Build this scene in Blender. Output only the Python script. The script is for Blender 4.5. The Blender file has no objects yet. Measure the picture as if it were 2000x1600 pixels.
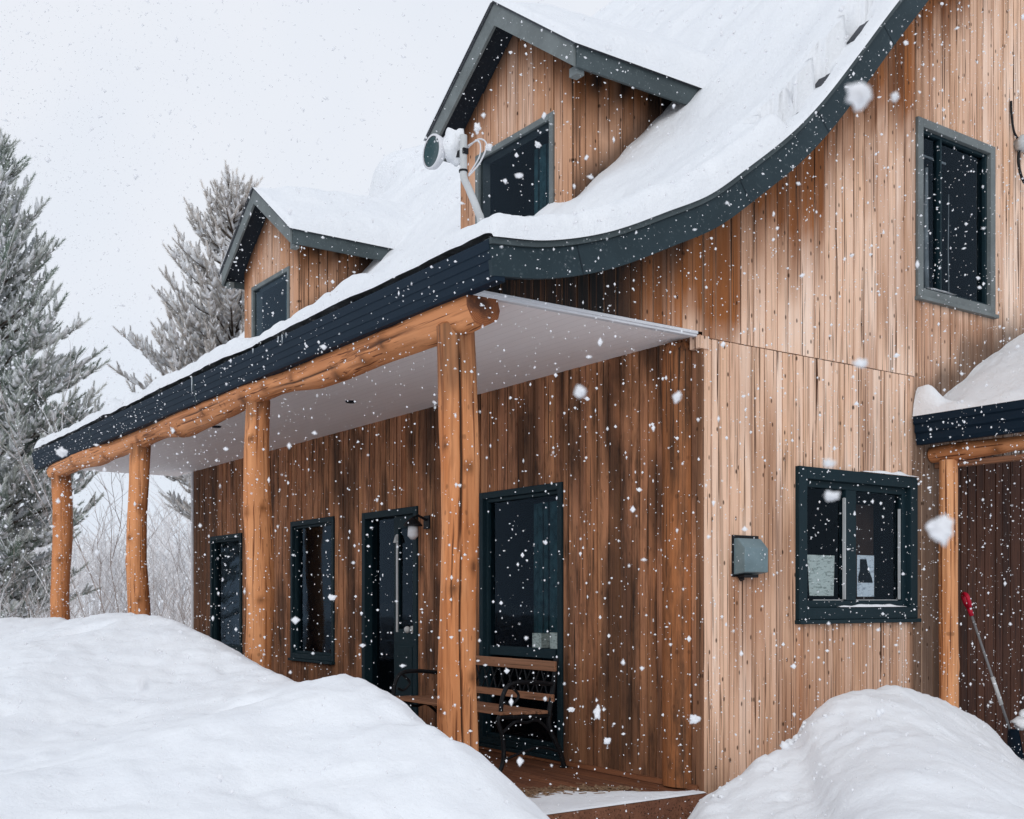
import bpy, math, random
import numpy as np
from mathutils import Vector, Matrix, noise
R = math.radians
random.seed(7)
sc = bpy.context.scene
COL = sc.collection

# ------------------------------------------------------------------ helpers
def lerp(a, b, t): return a + (b - a) * t
def clamp(v, a=0., b=1.): return max(a, min(b, v))
def sstep(a, b, v):
    t = clamp((v - a) / (b - a)); return t * t * (3 - 2 * t)
def interp(pts, x):
    """smooth (hermite) interpolation through sorted points"""
    if x <= pts[0][0]:
        s = (pts[1][1] - pts[0][1]) / (pts[1][0] - pts[0][0]); return pts[0][1] + s * (x - pts[0][0])
    if x >= pts[-1][0]:
        s = (pts[-1][1] - pts[-2][1]) / (pts[-1][0] - pts[-2][0]); return pts[-1][1] + s * (x - pts[-1][0])
    for i in range(len(pts) - 1):
        if x <= pts[i + 1][0]: break
    x0, y0 = pts[i]; x1, y1 = pts[i + 1]; h = x1 - x0; d = (y1 - y0) / h
    m0 = d if i == 0 else .5 * (d + (y0 - pts[i - 1][1]) / (x0 - pts[i - 1][0]))
    m1 = d if i == len(pts) - 2 else .5 * (d + (pts[i + 2][1] - y1) / (pts[i + 2][0] - x1))
    t = (x - x0) / h
    return ((2*t**3-3*t**2+1)*y0 + (t**3-2*t**2+t)*h*m0 + (-2*t**3+3*t**2)*y1 + (t**3-t**2)*h*m1)
def fbm(x, y, z=0., s=1., o=4):
    return noise.fractal(Vector((x * s, y * s, z * s)), 1.0, 2.0, o)
def n3(x, y, z=0.): return noise.noise(Vector((x, y, z)))

class MB:
    def __init__(s): s.v = []; s.f = []; s.m = []; s.a = {}
    def add(s, vs, fs, m=0, **attr):
        b = len(s.v); s.v += [tuple(p) for p in vs]
        for f in fs: s.f.append(tuple(b + i for i in f)); s.m.append(m)
        for k in s.a:
            if k not in attr: s.a[k] += [0.] * len(vs)
        for k, val in attr.items():
            if k not in s.a: s.a[k] = [0.] * b
            s.a[k] += list(val) if hasattr(val, '__len__') else [val] * len(vs)
    def box(s, p0, p1, m=0, **attr):
        x0, y0, z0 = [min(a, b) for a, b in zip(p0, p1)]; x1, y1, z1 = [max(a, b) for a, b in zip(p0, p1)]
        s.add([(x0,y0,z0),(x1,y0,z0),(x1,y1,z0),(x0,y1,z0),(x0,y0,z1),(x1,y0,z1),(x1,y1,z1),(x0,y1,z1)],
              [(0,3,2,1),(4,5,6,7),(0,1,5,4),(1,2,6,5),(2,3,7,6),(3,0,4,7)], m, **attr)
    def hexa(s, pts, m=0, **attr):   # 8 points ordered as box
        s.add(pts, [(0,3,2,1),(4,5,6,7),(0,1,5,4),(1,2,6,5),(2,3,7,6),(3,0,4,7)], m, **attr)
    def prism(s, prof, ax, a, b, m=0, **attr):
        """closed 2D profile extruded along axis ax (0,1,2) from a to b"""
        n = len(prof)
        def P(p, t):
            if ax == 0: return (t, p[0], p[1])
            if ax == 1: return (p[0], t, p[1])
            return (p[0], p[1], t)
        vs = [P(p, a) for p in prof] + [P(p, b) for p in prof]
        fs = [(i, (i+1) % n, n + (i+1) % n, n + i) for i in range(n)] + [tuple(range(n-1, -1, -1)), tuple(range(n, 2*n))]
        s.add(vs, fs, m, **attr)
    def tube(s, pts, rad, seg=8, m=0, cap=True, **attr):
        pts = [Vector(p) for p in pts]; n = len(pts)
        if not hasattr(rad, '__len__'): rad = [rad] * n
        vs = []; up = None
        for i, p in enumerate(pts):
            d = (pts[min(i+1, n-1)] - pts[max(i-1, 0)]).normalized()
            if up is None: up = d.orthogonal().normalized()
            up = (up - d * up.dot(d)).normalized(); w = d.cross(up)
            for k in range(seg):
                a = 2 * math.pi * k / seg
                vs.append(p + (up * math.cos(a) + w * math.sin(a)) * rad[i])
        fs = [(i*seg+k, i*seg+(k+1) % seg, (i+1)*seg+(k+1) % seg, (i+1)*seg+k) for i in range(n-1) for k in range(seg)]
        if cap: fs += [tuple(range(seg-1, -1, -1)), tuple((n-1)*seg+k for k in range(seg))]
        s.add(vs, fs, m, **attr)
    def blob(s, c, r, m=0, seg=10, rings=7, jit=.15, seed=0):
        c = Vector(c); vs = []; fs = []
        for i in range(rings + 1):
            th = math.pi * i / rings
            for k in range(seg):
                ph = 2 * math.pi * k / seg
                d = Vector((math.sin(th)*math.cos(ph), math.sin(th)*math.sin(ph), math.cos(th)))
                q = 1 + jit * n3(d.x*1.7+seed, d.y*1.7, d.z*1.7)
                vs.append((c.x+d.x*r[0]*q, c.y+d.y*r[1]*q, c.z+d.z*r[2]*q))
        for i in range(rings):
            for k in range(seg): fs.append((i*seg+k, (i+1)*seg+k, (i+1)*seg+(k+1) % seg, i*seg+(k+1) % seg))
        s.add(vs, fs, m)
    def build(s, name, mats, parent=None, smooth=False, bevel=0, loc=None):
        me = bpy.data.meshes.new(name); me.from_pydata(s.v, [], s.f)
        if not isinstance(mats, (list, tuple)): mats = [mats]
        for m in mats: me.materials.append(m)
        if len(mats) > 1: me.polygons.foreach_set('material_index', s.m)
        for k, val in s.a.items():
            at = me.attributes.new(k, 'FLOAT', 'POINT'); at.data.foreach_set('value', val)
        if smooth: me.polygons.foreach_set('use_smooth', [True] * len(me.polygons))
        me.update()
        o = bpy.data.objects.new(name, me); COL.objects.link(o)
        if parent: o.parent = parent
        if loc: o.location = loc
        if bevel:
            b = o.modifiers.new('bevel', 'BEVEL'); b.width = bevel; b.segments = 2; b.limit_method = 'ANGLE'
        return o
def tag(o, label=None, cat=None, group=None, kind=None):
    if label: o['label'] = label
    if cat: o['category'] = cat
    if group: o['group'] = group
    if kind: o['kind'] = kind
    return o
def empty(name, loc=(0,0,0)):
    o = bpy.data.objects.new(name, None); COL.objects.link(o); o.location = loc; return o
def grid(xs, ys, fz):
    nx, ny = len(xs), len(ys)
    v = [(x, y, fz(x, y)) for y in ys for x in xs]
    f = [(j*nx+i, j*nx+i+1, (j+1)*nx+i+1, (j+1)*nx+i) for j in range(ny-1) for i in range(nx-1)]
    return v, f
def rng(a, b, step):
    n = max(1, int(round((b - a) / step))); return [a + (b - a) * i / n for i in range(n + 1)]

# ------------------------------------------------------------------ materials
class NT:
    def __init__(s, name):
        s.mat = bpy.data.materials.new(name); s.mat.use_nodes = True
        s.t = s.mat.node_tree; s.t.nodes.clear()
        s.out = s.t.nodes.new('ShaderNodeOutputMaterial')
    def n(s, ty, **kw):
        nd = s.t.nodes.new('ShaderNode' + ty)
        for k, v in kw.items(): setattr(nd, k, v)
        return nd
    def l(s, a, b): s.t.links.new(a, b)
    def val(s, inp, v):
        if hasattr(v, 'is_output') or isinstance(v, bpy.types.NodeSocket): s.l(v, inp)
        else: inp.default_value = v
    def math(s, op, a, b=0., c=None, cl=False):
        m = s.n('Math', operation=op, use_clamp=cl); s.val(m.inputs[0], a); s.val(m.inputs[1], b)
        if c is not None: s.val(m.inputs[2], c)
        return m.outputs[0]
    def mix(s, f, a, b, bt='MIX'):
        m = s.n('Mix', data_type='RGBA', blend_type=bt); s.val(m.inputs[0], f)
        for i, v in ((6, a), (7, b)):
            if isinstance(v, tuple): v = (*v, 1) if len(v) == 3 else v
            s.val(m.inputs[i], v)
        return m.outputs[2]
    def noise(s, vec, scale=5., det=4., rough=.55, w=None, dist=0.):
        m = s.n('TexNoise', noise_dimensions='4D' if w is not None else '3D')
        s.l(vec, m.inputs['Vector']); m.inputs['Scale'].default_value = scale; m.inputs['Detail'].default_value = det
        m.inputs['Roughness'].default_value = rough; m.inputs['Distortion'].default_value = dist
        if w is not None: s.val(m.inputs['W'], w)
        return m.outputs['Fac']
    def maprange(s, v, a, b, c=0., d=1.):
        m = s.n('MapRange'); s.val(m.inputs[0], v)
        for i, x in enumerate((a, b, c, d)): m.inputs[i+1].default_value = x
        return m.outputs[0]
    def coord(s, scale=(1,1,1)):
        tc = s.n('TexCoord'); mp = s.n('Mapping'); mp.inputs['Scale'].default_value = scale
        s.l(tc.outputs['Object'], mp.inputs['Vector']); return mp.outputs[0]
    def attr(s, name):
        a = s.n('Attribute', attribute_name=name); return a.outputs['Fac']
    def bsdf(s, col, rough=.7, spec=.3, bump=None, bstr=.3, bdist=.01, **kw):
        b = s.n('BsdfPrincipled')
        s.val(b.inputs['Base Color'], (*col, 1) if isinstance(col, tuple) else col)
        s.val(b.inputs['Roughness'], rough); b.inputs['Specular IOR Level'].default_value = spec
        for k, v in kw.items(): s.val(b.inputs[k], v)
        if bump is not None:
            bp = s.n('Bump'); bp.inputs['Strength'].default_value = bstr; bp.inputs['Distance'].default_value = bdist
            s.l(bump, bp.inputs['Height']); s.l(bp.outputs[0], b.inputs['Normal'])
        s.l(b.outputs[0], s.out.inputs['Surface']); return s.mat

def wood(name, light, mid, tan, dark, axis=2, streak=1., knots=1., rough=.75, blotch=0., fine=55.):
    """weathered wood; attributes: rnd (per board), stain (0..1 unbleached brown), black (0..1 near-black: mould, cracks, bands under eaves)"""
    N = NT(name)
    sc_ = [1., 1., 1.]; sc_[axis] = .014
    v = N.coord(tuple(sc_)); sk = [1., 1., 1.]; sk[axis] = .38; vk = N.coord(tuple(sk))
    sp = [1., 1., 1.]; sp[axis] = .22; vp = N.coord(tuple(sp))
    rnd = N.attr('rnd'); w = N.math('MULTIPLY', rnd, 37.)
    st = N.noise(v, fine, 5., .62, w)           # fine streaks
    st2 = N.noise(v, 14., 4., .6, w)            # broad streaks
    pt = N.noise(vp, 2.6, 4., .6, w, .4)        # patches
    c = N.mix(N.maprange(rnd, .15, .85), light, mid)
    c = N.mix(N.maprange(pt, .42, .66), c, tan)
    c = N.mix(N.maprange(st2, .42, .66, 0., .50), c, N.mix(.5, tan, mid))
    S = N.attr('stain')
    Sn = N.math('ADD', S, N.math('MULTIPLY', N.math('SUBTRACT', st2, .5), N.maprange(S, 0, .3, 0., 1.0)), cl=True)
    brown = N.mix(N.maprange(pt, .35, .65), (.38, .135, .042), (.17, .060, .022))
    c = N.mix(Sn, c, brown)
    if blotch:
        sb = [1., 1., 1.]; sb[axis] = .15; bl = N.noise(N.coord(tuple(sb)), 10., 6., .70, w, .4)
        c = N.mix(N.maprange(bl, .46, .66, 0., blotch), c, dark)
        hl = N.noise(v, 30., 3., .6, N.math('ADD', w, 11.))
        c = N.mix(N.maprange(hl, .56, .70, 0., .55), c, N.mix(.4, tan, light))
    B = N.attr('black')
    Bn = N.math('MULTIPLY', B, N.maprange(N.noise(vp, 7., 5., .7, w), .3, .55, .90, 1.), cl=True)
    c = N.mix(Bn, c, (.013, .013, .013))
    lines = N.maprange(st, .53, .60, 0., .55 * streak)
    c = N.mix(lines, c, N.mix(.38, dark, c))
    hair = N.maprange(N.noise(v, fine * 1.5, 2., .5, N.math('ADD', w, 5.)), .60, .655, 0., .9 * streak)
    c = N.mix(hair, c, dark)
    if knots:
        tc_ = N.n('TexCoord'); sp_x = N.n('SeparateXYZ'); N.l(tc_.outputs['Object'], sp_x.inputs[0])
        o_ = [k_ for k_ in (0, 1, 2) if k_ != axis]
        cx_ = N.n('CombineXYZ'); N.l(N.math('ADD', sp_x.outputs[o_[0]], sp_x.outputs[o_[1]]), cx_.inputs[0])
        N.l(N.math('MULTIPLY', sp_x.outputs[axis], .5), cx_.inputs[1])
        vo = N.n('TexVoronoi', voronoi_dimensions='2D'); N.l(cx_.outputs[0], vo.inputs['Vector']); vo.inputs['Scale'].default_value = 8.5
        k = N.maprange(vo.outputs['Distance'], .045, .080, 1., 0.)
        sel = N.n('SeparateColor'); N.l(vo.outputs['Color'], sel.inputs[0])
        k = N.math('MULTIPLY', k, N.maprange(sel.outputs[0], .34, .42, 0., knots))
        c = N.mix(k, c, N.mix(.85, c, (.04, .018, .010)))
    h = N.math('ADD', N.math('MULTIPLY', st, -1.), N.math('MULTIPLY', st2, .5))
    return N.bsdf(c, rough, .12, h, .7, .007)

M = {}
M['gable'] = wood('pale_cedar', (.95, .735, .595), (.90, .62, .455), (.80, .485, .31), (.09, .042, .024), streak=1.12)
M['dorm'] = wood('dormer_cedar', (.72, .48, .355), (.62, .35, .22), (.50, .25, .13), (.08, .042, .026))
M['front'] = wood('brown_boards', (.47, .215, .118), (.37, .155, .078), (.54, .25, .12), (.034, .021, .015), blotch=.85, knots=.5)
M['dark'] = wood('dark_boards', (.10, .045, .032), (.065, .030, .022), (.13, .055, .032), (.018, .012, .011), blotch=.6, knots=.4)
M['post'] = wood('peeled_log', (.88, .45, .225), (.76, .32, .135), (.58, .21, .075), (.14, .045, .018), streak=1.0, rough=.62, knots=.45, fine=44.)
M['beam'] = wood('peeled_beam', (.88, .46, .24), (.74, .33, .15), (.56, .215, .085), (.12, .04, .018), axis=1, streak=1.0, rough=.62, knots=.45, fine=44.)
M['deck'] = wood('brown_deck', (.27, .12, .07), (.20, .085, .048), (.18, .08, .05), (.04, .018, .012), axis=1, blotch=.4, knots=.3)
M['slat'] = wood('bench_slat', (.36, .20, .13), (.28, .145, .09), (.24, .12, .07), (.05, .03, .02), axis=1, knots=.2)

def paint(name, col, rough=.45, worn=.35, dustcol=(.30, .33, .34)):
    N = NT(name); v = N.coord()
    a = N.noise(v, 3.5, 5., .6); b = N.noise(v, 45., 4., .6)
    c = N.mix(N.maprange(a, .4, .68, 0., worn), col, tuple(x * 1.7 + .01 for x in col))
    c = N.mix(N.maprange(b, .60, .72, 0., worn), c, dustcol)
    return N.bsdf(c, rough, .18, b, .15, .003)
M['teal'] = paint('dark_teal_metal', (.007, .021, .028), .6, .12, (.12, .15, .16))
M['gutter'] = paint('shade_darkened_gutter_metal', (.003, .013, .026), .65, .06, (.10, .12, .14))  # same paint as the fascia, with the gutter's shade darkened into the colour
M['fascia'] = paint('teal_fascia_metal', (.017, .031, .038), .55, .3, (.20, .23, .24))
M['fascia2'] = paint('weathered_teal_metal', (.052, .067, .071), .55, .5, (.28, .31, .31))
M['faded'] = paint('faded_grey_green_trim', (.130, .146, .146), .6, .5)
M['iron'] = paint('black_iron', (.008, .009, .011), .5, .1)
M['shingle'] = paint('dark_shingle', (.055, .058, .066), .9, .5)
M['under'] = paint('dark_soffit', (.012, .017, .024), .7, .2)
M['steel'] = paint('galvanised_steel', (.42, .43, .43), .4, .3, (.6, .6, .6))
M['dullsteel'] = paint('dull_grey_shaft', (.16, .16, .165), .5, .3)
M['plastic'] = paint('offwhite_plastic', (.62, .62, .64), .5, .2, (.75, .75, .78))
M['red'] = paint('red_grip', (.40, .008, .03), .45, .1)
M['box'] = paint('grey_green_box', (.12, .17, .185), .45, .5)
M['dishface'] = paint('dish_face', (.02, .05, .055), .3, .5, (.3, .3, .32))
def plain(name, col, rough=.8, spec=.2, var=.15, s=6.):
    N = NT(name); a = N.noise(N.coord(), s, 4.)
    return N.bsdf(N.mix(N.maprange(a, .35, .65), col, tuple(x * (1 - var) for x in col)), rough, spec)
M['inside'] = plain('dark_interior', (.006, .009, .014), .9, .05)
M['curtain'] = plain('teal_curtain', (.035, .085, .095), .9, .05, .5, 14.)
M['netting'] = plain('grey_curtain_edge', (.42, .43, .43), .9, .05, .4, 9.)
M['bark'] = plain('grey_bark', (.12, .095, .08), .95, .1, .5, 12.)
M['twig'] = plain('bare_twig', (.50, .43, .40), .95, .1, .4, 9.)
M['chip'] = plain('wood_chips', (.36, .23, .14), .9, .1, .6, 60.)
M['gap'] = plain('board_gap', (.010, .006, .005), .95, .05)
M['brownin'] = plain('brown_inner_wall', (.085, .048, .036), .9, .05, .4, 3.)

def snowmat(name, det=1., k=1.):
    N = NT(name); v = N.coord()
    a = N.noise(v, 2.2, 5., .6); b = N.noise(v, 22., 6., .7); g = N.noise(v, 160., 3., .7)
    c = N.mix(N.maprange(a, .35, .65), (.88*k, .892*k, .91*k), (.845*k, .86*k, .885*k))
    h = N.math('ADD', N.math('MULTIPLY', a, 1.6), N.math('ADD', N.math('MULTIPLY', b, .55), N.math('MULTIPLY', g, .10)))
    return N.bsdf(c, .75, .15, h, .42 * det, .03, **{'Sheen Weight': .15})
M['snow'] = snowmat('packed_snow', 1.2)
M['roofsnow'] = snowmat('soft_roof_snow', 1.9, .94)
N = NT('snow_flake')
df = N.n('BsdfDiffuse'); tr = N.n('BsdfTranslucent'); mx = N.n('MixShader')
for q in (df, tr): q.inputs['Color'].default_value = (.99, .99, 1., 1)
N.l(df.outputs[0], mx.inputs[1]); N.l(tr.outputs[0], mx.inputs[2]); mx.inputs[0].default_value = .5
N.l(mx.outputs[0], N.out.inputs['Surface']); M['flake'] = N.mat

# ceiling: narrow white boards across the porch
N = NT('white_ceiling_boards'); v = N.coord()
sx = N.n('SeparateXYZ'); N.l(v, sx.inputs[0])
fr = N.math('FRACT', N.math('MULTIPLY', sx.outputs[0], 11.))
ln = N.maprange(fr, .0, .07, 1., 0.)
nz = N.noise(N.coord((1, .15, 1)), 4., 4.)
c = N.mix(N.maprange(nz, .35, .7), (.97, .92, .905), (.93, .87, .85))
c = N.mix(N.math('MULTIPLY', ln, .32), c, (.36, .30, .28))
M['ceiling'] = N.bsdf(c, .55, .3)

# window glass: clear tinted pane with a weak mirror reflection
N = NT('window_glass')
fz = N.n('Fresnel'); fz.inputs['IOR'].default_value = 1.20
tp = N.n('BsdfTransparent'); tp.inputs['Color'].default_value = (.74, .80, .84, 1)
gl = N.n('BsdfGlossy'); gl.inputs['Color'].default_value = (.55, .75, .95, 1); gl.inputs['Roughness'].default_value = .04
wv = N.noise(N.coord(), 1.7, 2.); bp = N.n('Bump'); bp.inputs['Strength'].default_value = .1; bp.inputs['Distance'].default_value = .02
N.l(wv, bp.inputs['Height']); N.l(bp.outputs[0], gl.inputs['Normal'])
mx = N.n('MixShader'); N.l(fz.outputs[0], mx.inputs[0]); N.l(tp.outputs[0], mx.inputs[1]); N.l(gl.outputs[0], mx.inputs[2])
N.l(mx.outputs[0], N.out.inputs['Surface']); M['glass'] = N.mat

# needles
N = NT('pine_needles'); a = N.noise(N.coord(), 1.3, 3.); b = N.attr('rnd')
c = N.mix(b, (.26, .29, .25), (.74, .75, .72)); c = N.mix(N.maprange(a, .45, .62, 0., .6), c, (.15, .23, .17))
M['needle'] = N.bsdf(c, .8, .1)
N = NT('pine_needles_brown'); a = N.noise(N.coord(), 1.3, 3.); b = N.attr('rnd')
c = N.mix(b, (.40, .37, .34), (.82, .78, .74))
M['needle2'] = N.bsdf(c, .8, .1)

# papers in the window (scribbled notices; no words legible in the photo)
def paper(name, col, ink):
    N = NT(name); a = N.noise(N.coord((1, 1, 3.2)), 26., 4., .7)
    return N.bsdf(N.mix(N.maprange(a, .52, .60), col, ink), .8, .1)
M['paperA'] = paper('grey_notice', (.80, .80, .70), (.38, .40, .34))
M['paperB'] = paper('white_notice', (.95, .95, .95), (.50, .52, .55))

# ------------------------------------------------------------------ house
PROF = [(-1.907,3.186),(-1.553,3.229),(-1.113,3.357),(-.634,3.574),(-.293,3.743),(.041,3.981),(.478,4.322),(.762,4.592),
        (1.114,4.981),(1.509,5.431),(2.3,6.28),(3.06,7.05),(3.9,7.84),(5.5,9.28),(7.6,11.0),(9.0,11.9)]
RIDGE = 9.0
def prof(x):
    if x > RIDGE: return 11.9 - (x - RIDGE) * .95
    return interp(PROF, x)
RY0, RY1 = -.34, 10.4      # roof front / back overhang
EX = -1.80                 # fascia line at the eave
house = empty('wooden_house', (0, 0, 0))
tag(house, 'two-storey wooden board house with log porch, two dormers and curved snowy roof', 'house')

def boards(mb, plane, u0, u1, z0, ztop, openings=(), wmin=.075, wmax=.14, stain=None, black=None, bands=(), gap=.013,
           thick=.016, sgn=-1, step=.14, off=0., cuts=(), jit=.0015):
    """vertical boards on wall 'x' or 'y' at coordinate off, facing sgn. u = horizontal coordinate along the wall"""
    def P(u, d, z):
        return (u, off + sgn * d, z) if plane == 'y' else (off + sgn * d, u, z)
    edges = [u0]; us = sorted(set([u for o in openings for u in (o[0], o[1])] + list(cuts) + [u1]))
    us = [u for u in us if u0 < u <= u1 + 1e-6]
    u = u0
    for lim in us:
        while lim - u > wmax * 1.25:
            u += random.uniform(wmin, wmax)
            if lim - u < wmin * .7: u -= wmin * .5
            edges.append(u)
        edges.append(lim); u = lim
    for a, b in zip(edges[:-1], edges[1:]):
        m = (a + b) / 2
        zt = min(ztop(a), ztop(b)) if callable(ztop) else ztop
        zb = z0(m) if callable(z0) else z0
        ivs = [(zb, zt)]
        for o in openings:
            if o[0] - 1e-4 < m < o[1] + 1e-4:
                new = []
                for (p, q) in ivs:
                    if o[3] <= p or o[2] >= q: new.append((p, q)); continue
                    if o[2] > p: new.append((p, o[2]))
                    if o[3] < q: new.append((o[3], q))
                ivs = new
        th = thick + random.uniform(-jit, jit) * 2; r_b = random.random()
        for (p, q) in ivs:
            if q - p < .02: continue
            ztA, ztB = q, q
            if q == zt and callable(ztop): ztA, ztB = ztop(a), ztop(b)
            # backing strip (behind the gaps)
            mb.add([P(a, 0, p), P(b, 0, p), P(b, 0, ztB), P(a, 0, ztA)], [(0,1,2,3)], 1)
            segs = [p] + [z for z in bands if p + .05 < z < q - .05] + [q]
            for s0, s1 in zip(segs[:-1], segs[1:]):
                r = clamp(r_b + random.uniform(-.06, .06))
                n = max(1, int((s1 - s0) / step)); A = a + gap / 2; B = b - gap / 2
                vs = []; st = []; bl = []
                for i in range(n + 1):
                    t = i / n
                    for side, (uu, topz) in enumerate(((A, ztA), (B, ztB))):
                        top = topz if s1 == q else s1
                        z = lerp(s0, top, t)
                        vs.append(P(uu, th, z))
                        st.append(stain(m, z, r) if stain else 0.); bl.append(black(uu, z, r) if black else 0.)
                k = len(vs)
                fs = [(2*i, 2*i+1, 2*i+3, 2*i+2) for i in range(n)]
                # edges going back to the wall
                vs2 = vs + [P(A, 0, vs[2*i][2]) for i in range(n+1)] + [P(B, 0, vs[2*i+1][2]) for i in range(n+1)]
                for i in range(n):
                    fs.append((2*i, 2*i+2, k+i+1, k+i)); fs.append((2*i+1, k+n+1+i, k+n+2+i, 2*i+3))
                fs.append((0, k, k+n+1, 1)); fs.append((2*n, 2*n+1, k+2*n+1, k+n))
                mb.add(vs2, fs, 0, rnd=r, stain=st + [0.]*(2*n+2), black=bl + [0.]*(2*n+2))

# --- gable wall (faces -Y)
LOWWIN = (.905, 2.262, 1.115, 2.195)
UPWIN = (2.282, 3.325, 3.60, 4.985)
def g_stain(u, z, r):
    d = prof(u) - z
    s = sstep(1.45, .50, d + (r - .5) * .7 + .45 * fbm(u, z, 0, 1.3, 3))
    s *= sstep(4.2, 2.4, u) * .9 + .1
    s = max(s, .45 * sstep(-.05, .45, fbm(u * 2.2, z * .45, 6, 1.1, 3)), .26 * sstep(.8, 1.2, u) * sstep(2.3, 1.8, z) * (.4 + r), .30 * sstep(1.8, 2.5, u) * r)
    if LOWWIN[0] < u < 2.6 and z < 1.1: s = max(s, .35)
    if .25 < u < .6 and .3 < z < 1.45: s = max(s, .55 * sstep(.3, 1.3, z))
    if 2.25 < u < 3.35 and 2.9 < z < 3.6: s = max(s, .5 * sstep(2.9, 3.5, z))
    return clamp(s + .10 * r)
def g_black(u, z, r):
    d = prof(u) - z
    nn = .25 * fbm(u * 2, z * 1.5, 3, 1.5, 3)
    b = sstep(-.30, -.72, u + nn * .9 - .25 * (.6 - d)) * 1.
    b = max(b, sstep(.62, .20, d + nn * 1.2) * sstep(1.3, -.1, u) * .92, sstep(.40, .16, d + nn) * .45)  # near-black band that deepens towards the roof edge
    zl = 2.67 + .53 * (u - 2.3)
    if u > 2.25: b = max(b, sstep(.42, .08, z - zl + nn) * .75)
    if z < .5: b = max(b, sstep(.45, -.1, z + nn) * .5 * (1 if u < .3 else .5))
    return b
mb = MB()
boards(mb, 'y', -1.72, 0., 3.012, lambda x: prof(x) - .10, stain=g_stain, black=g_black, wmin=.09, wmax=.15)
boards(mb, 'y', 0., 2.27, 2.980, lambda x: prof(x) - .10, stain=g_stain, black=g_black, wmin=.07, wmax=.15)
boards(mb, 'y', 2.27, 16., lambda u: 2.45 if u > 2.60 else -.4, lambda x: prof(x) - .10, openings=[UPWIN], stain=g_stain, black=g_black, wmin=.07, wmax=.15, cuts=(2.60,))
boards(mb, 'y', 0., .905, -.4, 2.974, stain=g_stain, black=g_black, wmin=.06, wmax=.13, gap=.011, off=.002)
boards(mb, 'y', .905, 2.27, -.4, 2.974, openings=[LOWWIN], stain=g_stain, black=g_black, wmin=.06, wmax=.11, gap=.011, off=.002)
mb.box((-.0, .003, -.4), (-1.72, .06, -.05), 1)
mb.build('gable_wall', [M['gable'], M['gap']], house)
mb = MB()
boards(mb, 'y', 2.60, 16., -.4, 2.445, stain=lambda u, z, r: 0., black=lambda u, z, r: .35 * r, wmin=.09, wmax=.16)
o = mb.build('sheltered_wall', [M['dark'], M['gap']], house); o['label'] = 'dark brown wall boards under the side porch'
# --- long front wall (faces -X) and far gable wall
W3 = (1.46, 2.598, .06, 2.155); DOOR = (3.64, 4.72, .02, 2.12); W2 = (5.355, 6.44, .61, 2.13); W1 = (7.90, 8.965, .61, 2.08)
def f_black(u, z, r):
    n_ = fbm(u * 2.6, z * .55, 5, 1.2, 4)
    b = sstep(.05, .42, n_ + .16 * r) * .72
    b = max(b, sstep(1.2, .1, z + .5 * n_) * .5)
    for w in (W3, W2, W1):
        if w[0] - .1 < u < w[1] + .1 and z < w[2]: b = max(b, .5)
    if u > 8.9: b = max(b, .6)
    return clamp(b)
mb = MB()
boards(mb, 'x', 0.0, 9.64, .012, 3.0, openings=[W3, DOOR, W2, W1], stain=lambda u, z, r: .35 * sstep(.55, 1., r), black=f_black, wmin=.08, wmax=.15, gap=.011)
mb.build('front_wall', [M['front'], M['gap']], house)
mb = MB()
boards(mb, 'y', 0., 16., -.4, lambda x: prof(x) - .2, wmin=.12, wmax=.2, off=9.64, sgn=1, step=3.)
boards(mb, 'y', -1.75, 0., 3.01, lambda x: prof(x) - .16, wmin=.12, wmax=.2, off=9.95, sgn=1, step=3.)
mb.build('back_wall', [M['gable'], M['gap']], house)
# white trim line at the far corner
mb = MB(); mb.box((-.03, 9.645, 0), (.0, 9.70, 3.0)); mb.build('corner_trim', M['plastic'], house, bevel=.003)
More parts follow.
